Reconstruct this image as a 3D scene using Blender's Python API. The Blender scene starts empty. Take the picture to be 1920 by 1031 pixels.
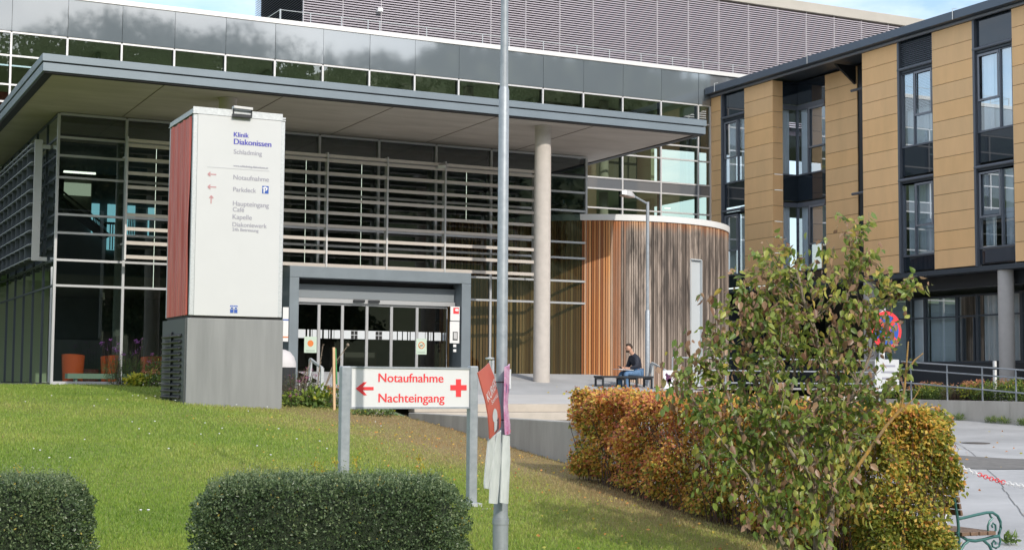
import bpy, math, random
import numpy as np
from mathutils import Vector, Matrix
R = math.radians
random.seed(7); RNG = np.random.default_rng(7)
scene = bpy.context.scene
COL = scene.collection

# ------------------------------------------------------------------ camera
# the eye is the origin; X runs along the glass front to the right, Y into the depth, Z up
YAW, PITCH, ROLL, FPX, CX, CY = R(26.27792), R(4.12833), R(.4277), 2773.25, 960., 515.5
_f = Vector((math.sin(YAW)*math.cos(PITCH), math.cos(YAW)*math.cos(PITCH), math.sin(PITCH)))
_r = Vector((math.cos(YAW), -math.sin(YAW), 0)); _u = _r.cross(_f)
CR = _r*math.cos(ROLL)+_u*math.sin(ROLL); CU = CR.cross(_f); CF = _f
cam = bpy.data.cameras.new('camera'); cam_o = bpy.data.objects.new('camera', cam); COL.objects.link(cam_o)
cam.sensor_width = 36; cam.lens = FPX/1920*36; cam.clip_end = 5000; cam.clip_start = .05
cam_o.matrix_world = Matrix(((CR.x, CU.x, -CF.x, 0), (CR.y, CU.y, -CF.y, 0), (CR.z, CU.z, -CF.z, 0), (0, 0, 0, 1)))
scene.camera = cam_o

# ------------------------------------------------------------------ sun and sky
SUN = Vector((.057, -.838, .543)).normalized()
ELEV = math.asin(SUN.z)
sl = bpy.data.lights.new('sun', 'SUN'); sl.energy = 2.1; sl.angle = R(.5); sl.color = (1, .93, .82)
so = bpy.data.objects.new('sun', sl); COL.objects.link(so)
so.rotation_euler = (-SUN).to_track_quat('-Z', 'Y').to_euler(); so.location = (0, -30, 40)
w = bpy.data.worlds.new('World'); scene.world = w; w.use_nodes = True
nt = w.node_tree; N = nt.nodes; Lk = nt.links
bg = N['Background']; bg.inputs['Strength'].default_value = .15
sky = N.new('ShaderNodeTexSky'); sky.sky_type = 'NISHITA'; sky.sun_disc = False
sky.sun_elevation = ELEV; sky.sun_rotation = math.atan2(SUN.x, SUN.y); sky.air_density = 1.1; sky.dust_density = 1.2
tc = N.new('ShaderNodeTexCoord'); mp = N.new('ShaderNodeMapping'); mp.inputs['Scale'].default_value = (1, 1, 2.6); mp.inputs['Location'].default_value = (3.1, .4, .35)
nz = N.new('ShaderNodeTexNoise'); nz.inputs['Scale'].default_value = 3.4; nz.inputs['Detail'].default_value = 9; nz.inputs['Roughness'].default_value = .58
cr = N.new('ShaderNodeValToRGB'); cr.color_ramp.elements[0].position = .38; cr.color_ramp.elements[1].position = .60
nz2 = N.new('ShaderNodeTexNoise'); nz2.inputs['Scale'].default_value = 6; nz2.inputs['Detail'].default_value = 8
cr2 = N.new('ShaderNodeValToRGB'); cr2.color_ramp.elements[0].position = .3; cr2.color_ramp.elements[0].color = (3.6, 4.0, 4.7, 1)
cr2.color_ramp.elements[1].position = .65; cr2.color_ramp.elements[1].color = (7.4, 7.6, 7.8, 1)
mx = N.new('ShaderNodeMix'); mx.data_type = 'RGBA'
Lk.new(tc.outputs['Generated'], mp.inputs['Vector']); Lk.new(mp.outputs[0], nz.inputs['Vector']); Lk.new(mp.outputs[0], nz2.inputs['Vector'])
Lk.new(nz.outputs['Fac'], cr.inputs[0]); Lk.new(nz2.outputs['Fac'], cr2.inputs[0])
Lk.new(cr.outputs[0], mx.inputs[0]); Lk.new(sky.outputs[0], mx.inputs[6]); Lk.new(cr2.outputs[0], mx.inputs[7])
Lk.new(mx.outputs[2], bg.inputs['Color'])
scene.view_settings.view_transform = 'Standard'; scene.view_settings.look = 'None'
scene.view_settings.exposure = .52; scene.view_settings.gamma = 1
scene.render.engine = 'CYCLES'
scene.cycles.max_bounces = 8; scene.cycles.transparent_max_bounces = 24; scene.cycles.glossy_bounces = 3
scene.cycles.caustics_reflective = False; scene.cycles.caustics_refractive = False

# ------------------------------------------------------------------ where a point of the photograph lies in the place
def ray(x, y): return CF+CR*((x-CX)/FPX)-CU*((y-CY)/FPX)
def PX(x, y, X): d = ray(x, y); return d*(X/d.x)
def PY(x, y, Y): d = ray(x, y); return d*(Y/d.y)
def PD(x, y, D): return ray(x, y)*D

# ------------------------------------------------------------------ mesh helpers
LOC = {}
class MB:
    def __init__(s): s.v = []; s.f = []; s.m = []
    def add(s, vs, fs, m=0):
        b = len(s.v); s.v += [tuple(p) for p in vs]
        for q in fs: s.f.append(tuple(i+b for i in q)); s.m.append(m)
        return s
    def box(s, x0, x1, y0, y1, z0, z1, m=0):
        return s.add([(x0,y0,z0),(x1,y0,z0),(x1,y1,z0),(x0,y1,z0),(x0,y0,z1),(x1,y0,z1),(x1,y1,z1),(x0,y1,z1)],
                     [(3,2,1,0),(4,5,6,7),(0,1,5,4),(1,2,6,5),(2,3,7,6),(3,0,4,7)], m)
    def bar(s, p, q, wd, ht, m=0, up=(0,0,1)):
        p = Vector(p); q = Vector(q); d = (q-p).normalized(); u = Vector(up)
        if abs(d.dot(u)) > .99: u = Vector((1,0,0))
        a = d.cross(u).normalized()*(wd/2); b = a.cross(d).normalized()*(ht/2)
        return s.add([p-a-b,p+a-b,p+a+b,p-a+b,q-a-b,q+a-b,q+a+b,q-a+b],
                     [(3,2,1,0),(4,5,6,7),(0,1,5,4),(1,2,6,5),(2,3,7,6),(3,0,4,7)], m)
    def quad(s, a, b, c, d, m=0): return s.add([a,b,c,d], [(0,1,2,3)], m)
    def tube(s, pts, r, n=8, m=0, cap=True):
        pts = [Vector(p) for p in pts]; k = len(pts)
        rs = r if isinstance(r, (list, tuple)) else [r]*k
        vs = []; ref = None
        for i, p in enumerate(pts):
            d = (pts[min(i+1,k-1)]-pts[max(i-1,0)]).normalized()
            if ref is None: ref = Vector((0,0,1)) if abs(d.z) < .9 else Vector((1,0,0))
            a = d.cross(ref).normalized(); b = d.cross(a).normalized(); ref = b.cross(d) if False else ref
            if abs(d.dot(ref)) > .97: a = d.cross(Vector((0,1,0))).normalized(); b = d.cross(a)
            for j in range(n):
                t = 2*math.pi*j/n; vs.append(p+(a*math.cos(t)+b*math.sin(t))*rs[i])
        fs = [(i*n+j, i*n+(j+1)%n, (i+1)*n+(j+1)%n, (i+1)*n+j) for i in range(k-1) for j in range(n)]
        if cap: fs += [tuple(range(n-1,-1,-1)), tuple((k-1)*n+j for j in range(n))]
        return s.add(vs, fs, m)
    def lathe(s, c, prof, n=24, m=0, sx=1, sy=1):
        vs = [(c[0]+r*sx*math.cos(2*math.pi*j/n), c[1]+r*sy*math.sin(2*math.pi*j/n), z) for r, z in prof for j in range(n)]
        fs = [(i*n+j, i*n+(j+1)%n, (i+1)*n+(j+1)%n, (i+1)*n+j) for i in range(len(prof)-1) for j in range(n)]
        fs += [tuple(range(n-1,-1,-1)), tuple((len(prof)-1)*n+j for j in range(n))]
        return s.add(vs, fs, m)
    def prism(s, poly, d, m=0):
        k = len(poly); d = Vector(d); vs = [Vector(p) for p in poly]; vs += [p+d for p in vs]
        return s.add(vs, [tuple(range(k-1,-1,-1)), tuple(range(k,2*k))]+[(i,(i+1)%k,(i+1)%k+k,i+k) for i in range(k)], m)
    def build(s, name, mat, parent=None, smooth=False, bevel=0, loc=None, label=None, cat=None, group=None, kind=None):
        o0 = Vector(loc) if loc is not None else (LOC[parent.name] if parent else Vector((0,0,0)))
        me = bpy.data.meshes.new(name)
        me.from_pydata([tuple(Vector(p)-o0) for p in s.v], [], s.f)
        for mm in (mat if isinstance(mat, (list, tuple)) else [mat]): me.materials.append(mm)
        if any(s.m): me.polygons.foreach_set('material_index', s.m)
        if smooth: me.polygons.foreach_set('use_smooth', [True]*len(s.f))
        me.update()
        o = bpy.data.objects.new(name, me); COL.objects.link(o); LOC[o.name] = o0.copy()
        if parent: o.parent = parent
        else: o.location = o0
        if bevel:
            b = o.modifiers.new('bevel', 'BEVEL'); b.width = bevel; b.segments = 2; b.limit_method = 'ANGLE'
        if smooth and not bevel:
            try: me.set_sharp_from_angle(angle=R(40))
            except Exception: pass
        tag(o, label, cat, group, kind)
        return o
def tag(o, label=None, cat=None, group=None, kind=None):
    if label: o['label'] = label
    if cat: o['category'] = cat
    if group: o['group'] = group
    if kind: o['kind'] = kind
    return o
def thing(name, label, cat, loc, group=None):
    o = bpy.data.objects.new(name, None); COL.objects.link(o); o.location = loc; o.empty_display_size = .2
    LOC[o.name] = Vector(loc); return tag(o, label, cat, group)
def box(name, mat, parent, *a, **k): return MB().box(*a).build(name, mat, parent, **k)

def text_mesh(s):
    c = bpy.data.curves.new('t', 'FONT'); c.body = s; c.size = 1; c.extrude = .0
    o = bpy.data.objects.new('t', c); COL.objects.link(o)
    dg = bpy.context.evaluated_depsgraph_get(); dg.update()
    me = bpy.data.meshes.new_from_object(o.evaluated_get(dg))
    vs = [Vector(v.co) for v in me.vertices]; fs = [tuple(p.vertices) for p in me.polygons]
    bpy.data.objects.remove(o); bpy.data.curves.remove(c); bpy.data.meshes.remove(me)
    x0 = min(v.x for v in vs); x1 = max(v.x for v in vs)
    return [((v.x-x0)/(x1-x0), v.y) for v in vs], fs, x1-x0
def text_on(mb, s, mapf, m=0):
    """lettering: mapf(u in 0..1, height in text units)"""
    vs, fs, wd = text_mesh(s); mb.add([mapf(u, v) for u, v in vs], fs, m); return wd
def text_y(name, s, xl, xr, yb, Y, mat, parent, cap=None, off=.004, bold=0):
    """a line of text standing on the plane Y, from pixel xl to xr with its base line at yb"""
    a = PY(xl, yb, Y); b = PY(xr, yb, Y); W = b.x-a.x
    vs, fs, wd = text_mesh(s); h = W/wd
    if cap: h = cap/.72
    mb = MB()
    for dx in ([0] if not bold else [-bold, bold]):
        mb.add([(a.x+dx+u*W, Y-off-(.0004 if dx > 0 else 0), a.z+v*h) for u, v in vs], fs)
    return mb.build(name, mat, parent)

# ------------------------------------------------------------------ materials
MATS = {}
def mat(name, col, rough=.6, metal=0, var=0., scale=4., bump=0., bscale=60., col2=None, spec=None, stretch=(1,1,1), emit=None, coat=0):
    m = bpy.data.materials.new(name); m.use_nodes = True; t = m.node_tree; n = t.nodes; l = t.links
    p = n['Principled BSDF']; p.inputs['Roughness'].default_value = rough; p.inputs['Metallic'].default_value = metal
    p.inputs['Base Color'].default_value = (*col, 1)
    if spec is not None: p.inputs['Specular IOR Level'].default_value = spec
    if coat: p.inputs['Coat Weight'].default_value = coat; p.inputs['Coat Roughness'].default_value = .05
    if emit: p.inputs['Emission Color'].default_value = (*emit[:3], 1); p.inputs['Emission Strength'].default_value = emit[3]
    if var or col2 or bump:
        tc = n.new('ShaderNodeTexCoord'); mp = n.new('ShaderNodeMapping'); mp.inputs['Scale'].default_value = stretch
        l.new(tc.outputs['Object'], mp.inputs[0])
    if var or col2:
        nz = n.new('ShaderNodeTexNoise'); nz.inputs['Scale'].default_value = scale; nz.inputs['Detail'].default_value = 6; nz.inputs['Roughness'].default_value = .6
        l.new(mp.outputs[0], nz.inputs['Vector'])
        cr = n.new('ShaderNodeValToRGB'); e = cr.color_ramp.elements
        e[0].position = .3; e[1].position = .7
        c2 = col2 or tuple(min(1, c*(1+var)) for c in col); c1 = col if col2 else tuple(c*(1-var) for c in col)
        e[0].color = (*c1, 1); e[1].color = (*c2, 1)
        l.new(nz.outputs['Fac'], cr.inputs[0]); l.new(cr.outputs[0], p.inputs['Base Color'])
    if bump:
        nb = n.new('ShaderNodeTexNoise'); nb.inputs['Scale'].default_value = bscale; nb.inputs['Detail'].default_value = 5
        l.new(mp.outputs[0], nb.inputs['Vector'])
        bp = n.new('ShaderNodeBump'); bp.inputs['Strength'].default_value = bump; bp.inputs['Distance'].default_value = .02
        l.new(nb.outputs['Fac'], bp.inputs['Height']); l.new(bp.outputs[0], p.inputs['Normal'])
    MATS[name] = m; return m
def glass(name, tint, refl=.06, gain=1.3, rough=0.0):
    m = bpy.data.materials.new(name); m.use_nodes = True; t = m.node_tree; n = t.nodes; l = t.links
    n.remove(n['Principled BSDF']); out = n['Material Output']
    tr = n.new('ShaderNodeBsdfTransparent'); tr.inputs[0].default_value = (*tint, 1)
    gl = n.new('ShaderNodeBsdfGlossy'); gl.inputs['Roughness'].default_value = rough; gl.inputs['Color'].default_value = (.92, .97, 1, 1)
    fr = n.new('ShaderNodeFresnel'); fr.inputs[0].default_value = 1.5
    ma = n.new('ShaderNodeMath'); ma.operation = 'MULTIPLY_ADD'; ma.inputs[1].default_value = gain; ma.inputs[2].default_value = refl; ma.use_clamp = True
    ms = n.new('ShaderNodeMixShader')
    l.new(fr.outputs[0], ma.inputs[0]); l.new(ma.outputs[0], ms.inputs[0]); l.new(tr.outputs[0], ms.inputs[1]); l.new(gl.outputs[0], ms.inputs[2])
    l.new(ms.outputs[0], out.inputs[0]); return m
def enamel(name, col, fac, rough=.01):
    m = bpy.data.materials.new(name); m.use_nodes = True; t = m.node_tree; n = t.nodes; l = t.links
    n.remove(n['Principled BSDF']); out = n['Material Output']
    df = n.new('ShaderNodeBsdfDiffuse'); df.inputs[0].default_value = (*col, 1)
    gl = n.new('ShaderNodeBsdfGlossy'); gl.inputs['Roughness'].default_value = rough
    fr = n.new('ShaderNodeFresnel'); fr.inputs[0].default_value = 1.5
    ma = n.new('ShaderNodeMath'); ma.operation = 'ADD'; ma.inputs[1].default_value = fac-.04; ma.use_clamp = True
    ms = n.new('ShaderNodeMixShader'); l.new(fr.outputs[0], ma.inputs[0]); l.new(ma.outputs[0], ms.inputs[0])
    l.new(df.outputs[0], ms.inputs[1]); l.new(gl.outputs[0], ms.inputs[2]); l.new(ms.outputs[0], out.inputs[0]); return m
def leafmat(name, stops, trans=.35, rough=.45, attr='hue'):
    m = bpy.data.materials.new(name); m.use_nodes = True; t = m.node_tree; n = t.nodes; l = t.links
    p = n['Principled BSDF']; p.inputs['Roughness'].default_value = rough; out = n['Material Output']
    at = n.new('ShaderNodeAttribute'); at.attribute_name = attr
    cr = n.new('ShaderNodeValToRGB'); e = cr.color_ramp.elements
    while len(e) < len(stops): e.new(.5)
    for i, (ps, c) in enumerate(stops): e[i].position = ps; e[i].color = (*c, 1)
    l.new(at.outputs['Fac'], cr.inputs[0]); l.new(cr.outputs[0], p.inputs['Base Color'])
    tl = n.new('ShaderNodeBsdfTranslucent'); l.new(cr.outputs[0], tl.inputs[0])
    ms = n.new('ShaderNodeMixShader'); ms.inputs[0].default_value = trans
    l.new(p.outputs[0], ms.inputs[1]); l.new(tl.outputs[0], ms.inputs[2]); l.new(ms.outputs[0], out.inputs[0]); return m

M_ALU = mat('aluminium', (.55,.56,.58), .38, .55)
M_ALUL = mat('light_aluminium', (.62,.62,.63), .4, .3)
M_ANTH = mat('anthracite', (.055,.068,.085), .45, .1)
M_DARK = mat('dark_frame', (.028,.032,.038), .4)
M_BLACK = mat('black', (.012,.012,.014), .6)
M_ZINC = mat('zinc_fascia', (.20,.245,.285), .42, .25, var=.06, scale=1.2)
M_PORTAL = mat('portal_metal', (.21,.25,.285), .45, .2, var=.08, scale=2)
M_SHUT = mat('shutter', (.23,.26,.285), .5, .2)
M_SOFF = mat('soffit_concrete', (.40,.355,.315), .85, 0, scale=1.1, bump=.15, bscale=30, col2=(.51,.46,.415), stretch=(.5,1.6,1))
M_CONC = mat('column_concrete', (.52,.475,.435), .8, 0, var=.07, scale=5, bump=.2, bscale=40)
M_WALLC = mat('wall_concrete', (.30,.29,.27), .9, 0, scale=2.4, bump=.3, bscale=25, col2=(.44,.425,.40), stretch=(1,1,.25))
M_WALLC2 = mat('pale_concrete', (.46,.43,.385), .9, 0, scale=2.6, bump=.3, bscale=25, col2=(.58,.55,.50), stretch=(1,1,.3))
M_STEP = mat('step_stone', (.48,.43,.37), .85, 0, var=.08, scale=3, bump=.15)
M_PAVE = mat('terrace_paving', (.50,.49,.48), .85, 0, var=.07, scale=1.5, bump=.15, bscale=50)
M_ASPH = mat('parking_asphalt', (.33,.335,.345), .9, 0, scale=.55, bump=.35, bscale=130, col2=(.47,.475,.485))
M_STREET = mat('street_asphalt', (.10,.10,.10), .9, 0, var=.15, scale=1)
M_ASPHD = mat('dark_asphalt', (.17,.165,.16), .9, 0, var=.15, scale=4)
M_GRAVEL = mat('gravel', (.42,.40,.37), .95, 0, scale=30, bump=1, bscale=60, col2=(.6,.58,.55))
M_SOIL = mat('soil', (.06,.045,.03), .95, 0, var=.4, scale=8, bump=1, bscale=20)
M_LOUV = mat('louvre_blade', (.62,.565,.52), .5, .1, var=.03, scale=3)
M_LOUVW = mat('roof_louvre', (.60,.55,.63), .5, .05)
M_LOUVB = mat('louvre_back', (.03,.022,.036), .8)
M_CAP = mat('parapet_cap', (.72,.72,.71), .45, .2)
M_BEIGE = mat('roof_edge', (.5,.47,.43), .8, var=.08, scale=.6)
M_WHITE = mat('white_paint', (.78,.79,.80), .5)
M_SIGNW = mat('sign_white', (.60,.615,.63), .45, var=.015, scale=2)
M_GALV = mat('galvanised', (.46,.49,.51), .5, .4, scale=25, col2=(.60,.63,.65))
M_GALV2 = mat('galvanised_pole', (.30,.335,.375), .5, .35, scale=14, col2=(.40,.435,.475))
M_GREYB = mat('plinth_grey', (.215,.225,.23), .5, .1, scale=1.6, col2=(.285,.295,.30), stretch=(3,1,.3), bump=.03)
M_GREYD = mat('plinth_grille', (.08,.09,.095), .5, .3)
M_REDC = mat('red_banner', (.42,.045,.022), .33, 0, scale=1.5, col2=(.64,.11,.055), stretch=(1,5,.25))  # paler vertical streaks paint the light and shade of the folds
M_RED = mat('red_letter', (.82,.05,.06), .5)
M_REDP = mat('red_board', (.46,.10,.065), .45, var=.05, scale=8)
M_BLUE = mat('blue_letter', (.06,.06,.42), .5)
M_BLUE2 = mat('blue_mark', (.03,.10,.42), .5)
M_GREYT = mat('grey_letter', (.33,.33,.40), .5)
M_REDT = mat('faded_red', (.50,.26,.28), .5)
M_PANEL = [mat('cladding_%s' % i, c, .6, 0, var=.06, scale=1.6, stretch=(1,1,.3), bump=.03, bscale=200) for i, c in
           zip('abcd', [(.84,.53,.265), (.87,.545,.27), (.81,.52,.265), (.86,.53,.25)])]
M_NAVY = enamel('navy_spandrel', (.018,.026,.038), .10, .02)
M_FRAMEB = mat('blue_grey_frame', (.125,.14,.17), .4, .2)
M_FRAMEL = mat('sash_frame', (.22,.235,.27), .4, .2)
M_GSPAN = enamel('glazed_panel', (.165,.195,.22), .27, .035)
M_GSPAN2 = enamel('grey_panel', (.15,.16,.175), .12, .02)
G_PAV = glass('pavilion_glass', (.56,.66,.63), .085, 1.2)
G_UP = glass('upper_glass', (.70,.80,.70), .10, 1.5)
G_WIN = glass('window_glass', (.84,.90,.95), .015, .5)
G_DOOR = glass('door_glass', (.42,.47,.47), .05, 1.1)
M_CURT = mat('curtain', (.78,.82,.85), .9)
M_CURTG = mat('sheer_curtain', (.66,.73,.76), .9)
M_BLIND = mat('vertical_blind', (.72,.82,.84), .85)
M_SCREEN = mat('roller_screen', (.28,.29,.32), .8)
M_ROOM = mat('room_wall', (.22,.22,.21), .9)
M_ROOMG = mat('pale_room_wall', (.40,.42,.32), .9)
M_ROOMC = mat('room_ceiling', (.55,.58,.50), .9)
M_INT = mat('hall_wall', (.13,.14,.14), .9, var=.2, scale=.7)
M_INTB = mat('hall_brown', (.19,.165,.14), .9)
M_FLOORI = mat('hall_floor', (.24,.23,.20), .5)
M_MINT = mat('mint_bench', (.50,.60,.50), .6)
M_CHAIR = mat('orange_tub', (.85,.12,.03), .45)
M_CYAN = mat('daylight_glow', (.3,.5,.55), .3, emit=(.22,.48,.56,.9))  # glows by itself to stand for daylight
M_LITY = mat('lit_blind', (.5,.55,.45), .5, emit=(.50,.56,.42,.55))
M_LAMP = mat('lit_lamp', (.8,.8,.7), .5, emit=(1,1,.85,1.6))
M_GREEN = mat('cast_iron_green', (.045,.15,.135), .4, .2, var=.15, scale=30)
M_WOODB = mat('bench_wood', (.14,.085,.055), .55, 0, scale=6, col2=(.22,.14,.09), stretch=(8,1,8))
M_BARK = mat('bark', (.17,.135,.105), .9, 0, scale=18, col2=(.30,.245,.19), bump=.5, bscale=50)
M_TWIG = mat('twig', (.085,.055,.045), .9)
M_TWIGY = mat('lichen_branch', (.48,.27,.045), .9, 0, scale=16, col2=(.22,.165,.12), bump=.4)
M_STAKE = mat('pine_stake', (.66,.45,.27), .7, var=.1, scale=10, stretch=(8,8,1))
M_STAKEG = mat('green_paint', (.06,.27,.09), .6)
M_SKIN = mat('skin', (.52,.29,.20), .55)
M_JACK = mat('dark_jacket', (.022,.026,.042), .8, var=.3, scale=20)
M_JEANS = mat('blue_jeans', (.10,.19,.33), .85, var=.25, scale=25)
M_HAIR = mat('dark_hair', (.035,.022,.015), .7)
M_SHOE = mat('shoe', (.03,.03,.03), .6)
M_PAPER = mat('paper', (.75,.77,.82), .7)
M_POUCH = mat('plastic_pouch', (.52,.56,.57), .35, 0, scale=9, col2=(.66,.69,.70), stretch=(3,3,.6), bump=.25, bscale=14)
M_PINK = mat('pink_print', (.50,.09,.30), .5, scale=5, col2=(.75,.55,.72), stretch=(1,1,3))
M_BROWNF = mat('dark_print', (.09,.05,.06), .5)
M_FACE = mat('pale_print', (.50,.52,.54), .5)

# ================================================================== GROUND
def lerp_tab(tab, x):
    if x <= tab[0][0]: return tab[0][1]
    for (a, b), (c, d) in zip(tab, tab[1:]):
        if x <= c: return b+(d-b)*(x-a)/(c-a)
    return tab[-1][1]
def sstep(a, b, x): t = min(1, max(0, (x-a)/(b-a))); return t*t*(3-2*t)
LT = [(-5,-1.86),(9,-1.86),(12,-1.80),(16,-1.47),(22,-.95),(28,-.47),(31,-.31),(34,-.21),(37,-.165),(42,-.16)]
def lawnz(x, y):
    z = sum(lerp_tab(LT, y+k) for k in (-1.5,-.75,0,.75,1.5))/5
    return z-.25*sstep(7,12,x)*sstep(42,30,y)+.02*math.sin(x*1.3+y*.7)*sstep(36,30,y)
def terz(y): return lerp_tab([(28,-.46),(34,-.19),(38,-.135),(60,-.135)], y)
def parkz(x, y):
    z = -2.15+.0315*((x-12.3)+(y-12.7))
    return z+max(0, -.82-.13*(27.6-y)-z)*sstep(25,20,x)
def sheet(name, xs, ys, fz, m, kind='structure', **k):
    mb = MB(); nx = len(xs); ny = len(ys)
    mb.add([(x, y, fz(x, y)) for y in ys for x in xs], [(j*nx+i, j*nx+i+1, (j+1)*nx+i+1, (j+1)*nx+i) for j in range(ny-1) for i in range(nx-1)])
    return mb.build(name, m, None, True, kind=kind, **k)
lin = lambda a, b, n: [a+(b-a)*i/n for i in range(n+1)]

def grass_mat():
    m = bpy.data.materials.new('lawn_ground'); m.use_nodes = True; t = m.node_tree; n = t.nodes; l = t.links
    p = n['Principled BSDF']; p.inputs['Roughness'].default_value = .9
    tc = n.new('ShaderNodeTexCoord')
    a = n.new('ShaderNodeTexNoise'); a.inputs['Scale'].default_value = .45; a.inputs['Detail'].default_value = 6; a.inputs['Roughness'].default_value = .65
    b = n.new('ShaderNodeTexNoise'); b.inputs['Scale'].default_value = 14; b.inputs['Detail'].default_value = 6
    l.new(tc.outputs['Object'], a.inputs[0]); l.new(tc.outputs['Object'], b.inputs[0])
    at = n.new('ShaderNodeAttribute'); at.attribute_name = 'dry'
    ad = n.new('ShaderNodeMath'); ad.operation = 'MULTIPLY_ADD'; ad.inputs[1].default_value = .5
    l.new(a.outputs['Fac'], ad.inputs[0]); l.new(at.outputs['Fac'], ad.inputs[2])
    ra = n.new('ShaderNodeValToRGB'); e = ra.color_ramp.elements
    e[0].position = .2; e[0].color = (.16,.215,.032,1); e[1].position = .85; e[1].color = (.26,.19,.085,1)
    q = e.new(.45); q.color = (.18,.20,.035,1)
    l.new(ad.outputs[0], ra.inputs[0])
    mx = n.new('ShaderNodeMix'); mx.data_type = 'RGBA'; mx.blend_type = 'MULTIPLY'; mx.inputs[0].default_value = .6
    rb = n.new('ShaderNodeValToRGB'); rb.color_ramp.elements[0].position = .3; rb.color_ramp.elements[0].color = (.45,.45,.4,1); rb.color_ramp.elements[1].position = .7; rb.color_ramp.elements[1].color = (1.25,1.25,1.1,1)
    l.new(b.outputs['Fac'], rb.inputs[0]); l.new(ra.outputs[0], mx.inputs[6]); l.new(rb.outputs[0], mx.inputs[7]); l.new(mx.outputs[2], p.inputs['Base Color'])
    bp = n.new('ShaderNodeBump'); bp.inputs['Strength'].default_value = .8; bp.inputs['Distance'].default_value = .03
    l.new(b.outputs['Fac'], bp.inputs['Height']); l.new(bp.outputs[0], p.inputs['Normal']); return m
def dryness(x, y):
    d = sstep(6.2, 11.0, x+.10*(y-20))*sstep(33, 26, y)*.62
    d += .12*math.sin(x*.9+1.3*math.sin(y*.5))*math.sin(y*.8+x*.3)
    return d
lawn = sheet('lawn', lin(-14,11.45,75), lin(4,37.3,96), lawnz, grass_mat())
at = lawn.data.attributes.new('dry', 'FLOAT', 'POINT')
at.data.foreach_set('value', [dryness(v.co.x, v.co.y) for v in lawn.data.vertices])
sheet('gravel_strip', lin(-6,10,8), lin(37.25,38.3,2), lambda x, y: -.15, M_GRAVEL)
sheet('terrace', lin(10.9,22.5,8), [28.0]+lin(28.5,35.5,14), lambda x, y: terz(y), M_PAVE)
sheet('terrace', lin(10.9,34,8), lin(35.5,49,14), lambda x, y: terz(y), M_PAVE)
st = MB()
for k in range(2):
    y0 = 28-.34*k; z0 = -.46-.17*k
    xs = [11.62, 13.3, 16.0, 18.6, 20.9, 22.5]
    for a, b in zip(xs, xs[1:]): st.box(a+.004+.3*k*0, b-.004, y0-.02, y0+.32, z0-.17, z0-.002)
st.build('steps', M_STEP, kind='structure', bevel=.008)
sheet('parking_lot', lin(11.6,32,60)+lin(33,75,20), lin(-3,35.6,120), parkz, M_ASPH)
sheet('street', [-40,0,11.6], [-12,0,4], lambda x, y: -1.87, M_STREET)
sheet('ground', lin(-700,700,20), lin(-800,900,20), lambda x, y: -3.4, mat('meadow', (.08,.11,.03), .95, var=.3, scale=.05))
sheet('planting_bed', lin(30.2,34,3), lin(22,48,12), lambda x, y: -.47, M_SOIL)
# darker strip across the asphalt, and the cover let into it
mb = MB()
for t in range(14):
    a = 1795+t*16; 
    def gp(px, d): v = PD(px, 870, d); return Vector((v.x, v.y, parkz(v.x, v.y)+.012))
    mb.quad(gp(a, 28.3), gp(a+16, 28.3), gp(a+16, 30.1), gp(a, 30.1))
mb.build('dark_asphalt', M_ASPHD, kind='structure')
c = PD(1829, 828, 34.2); mb = MB(); mb.lathe((c.x, c.y), [(.33, parkz(c.x,c.y)-.02), (.33, parkz(c.x,c.y)+.012), (.27, parkz(c.x,c.y)+.018)], 20)
mb.build('manhole_cover', mat('cast_iron', (.12,.11,.105), .7, .3), loc=(c.x, c.y, parkz(c.x,c.y)), label='dark round manhole cover let into the pale parking asphalt', cat='manhole cover')
# hillside behind the viewer, seen only mirrored in the glass
def hillz(x, y):
    d = -20-y
    q = x*407/(97-y)
    r = .196+.026*sstep(112,140,q)+.026*sstep(160,182,q)+.003*math.sin(q*.09)+.002*math.sin(q*.21+2)
    z = -2+(r*(97-y)+2)*sstep(0,1,d/290)**.8 if d > 0 else -2.2
    return z
M_HILL = mat('hillside', (.055,.085,.022), .95, 0, scale=.03, col2=(.13,.14,.05))
sheet('hillside', lin(-260,420,68), lin(-420,-20,40), lambda x, y: hillz(x, max(y,-312)), M_HILL)

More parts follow.
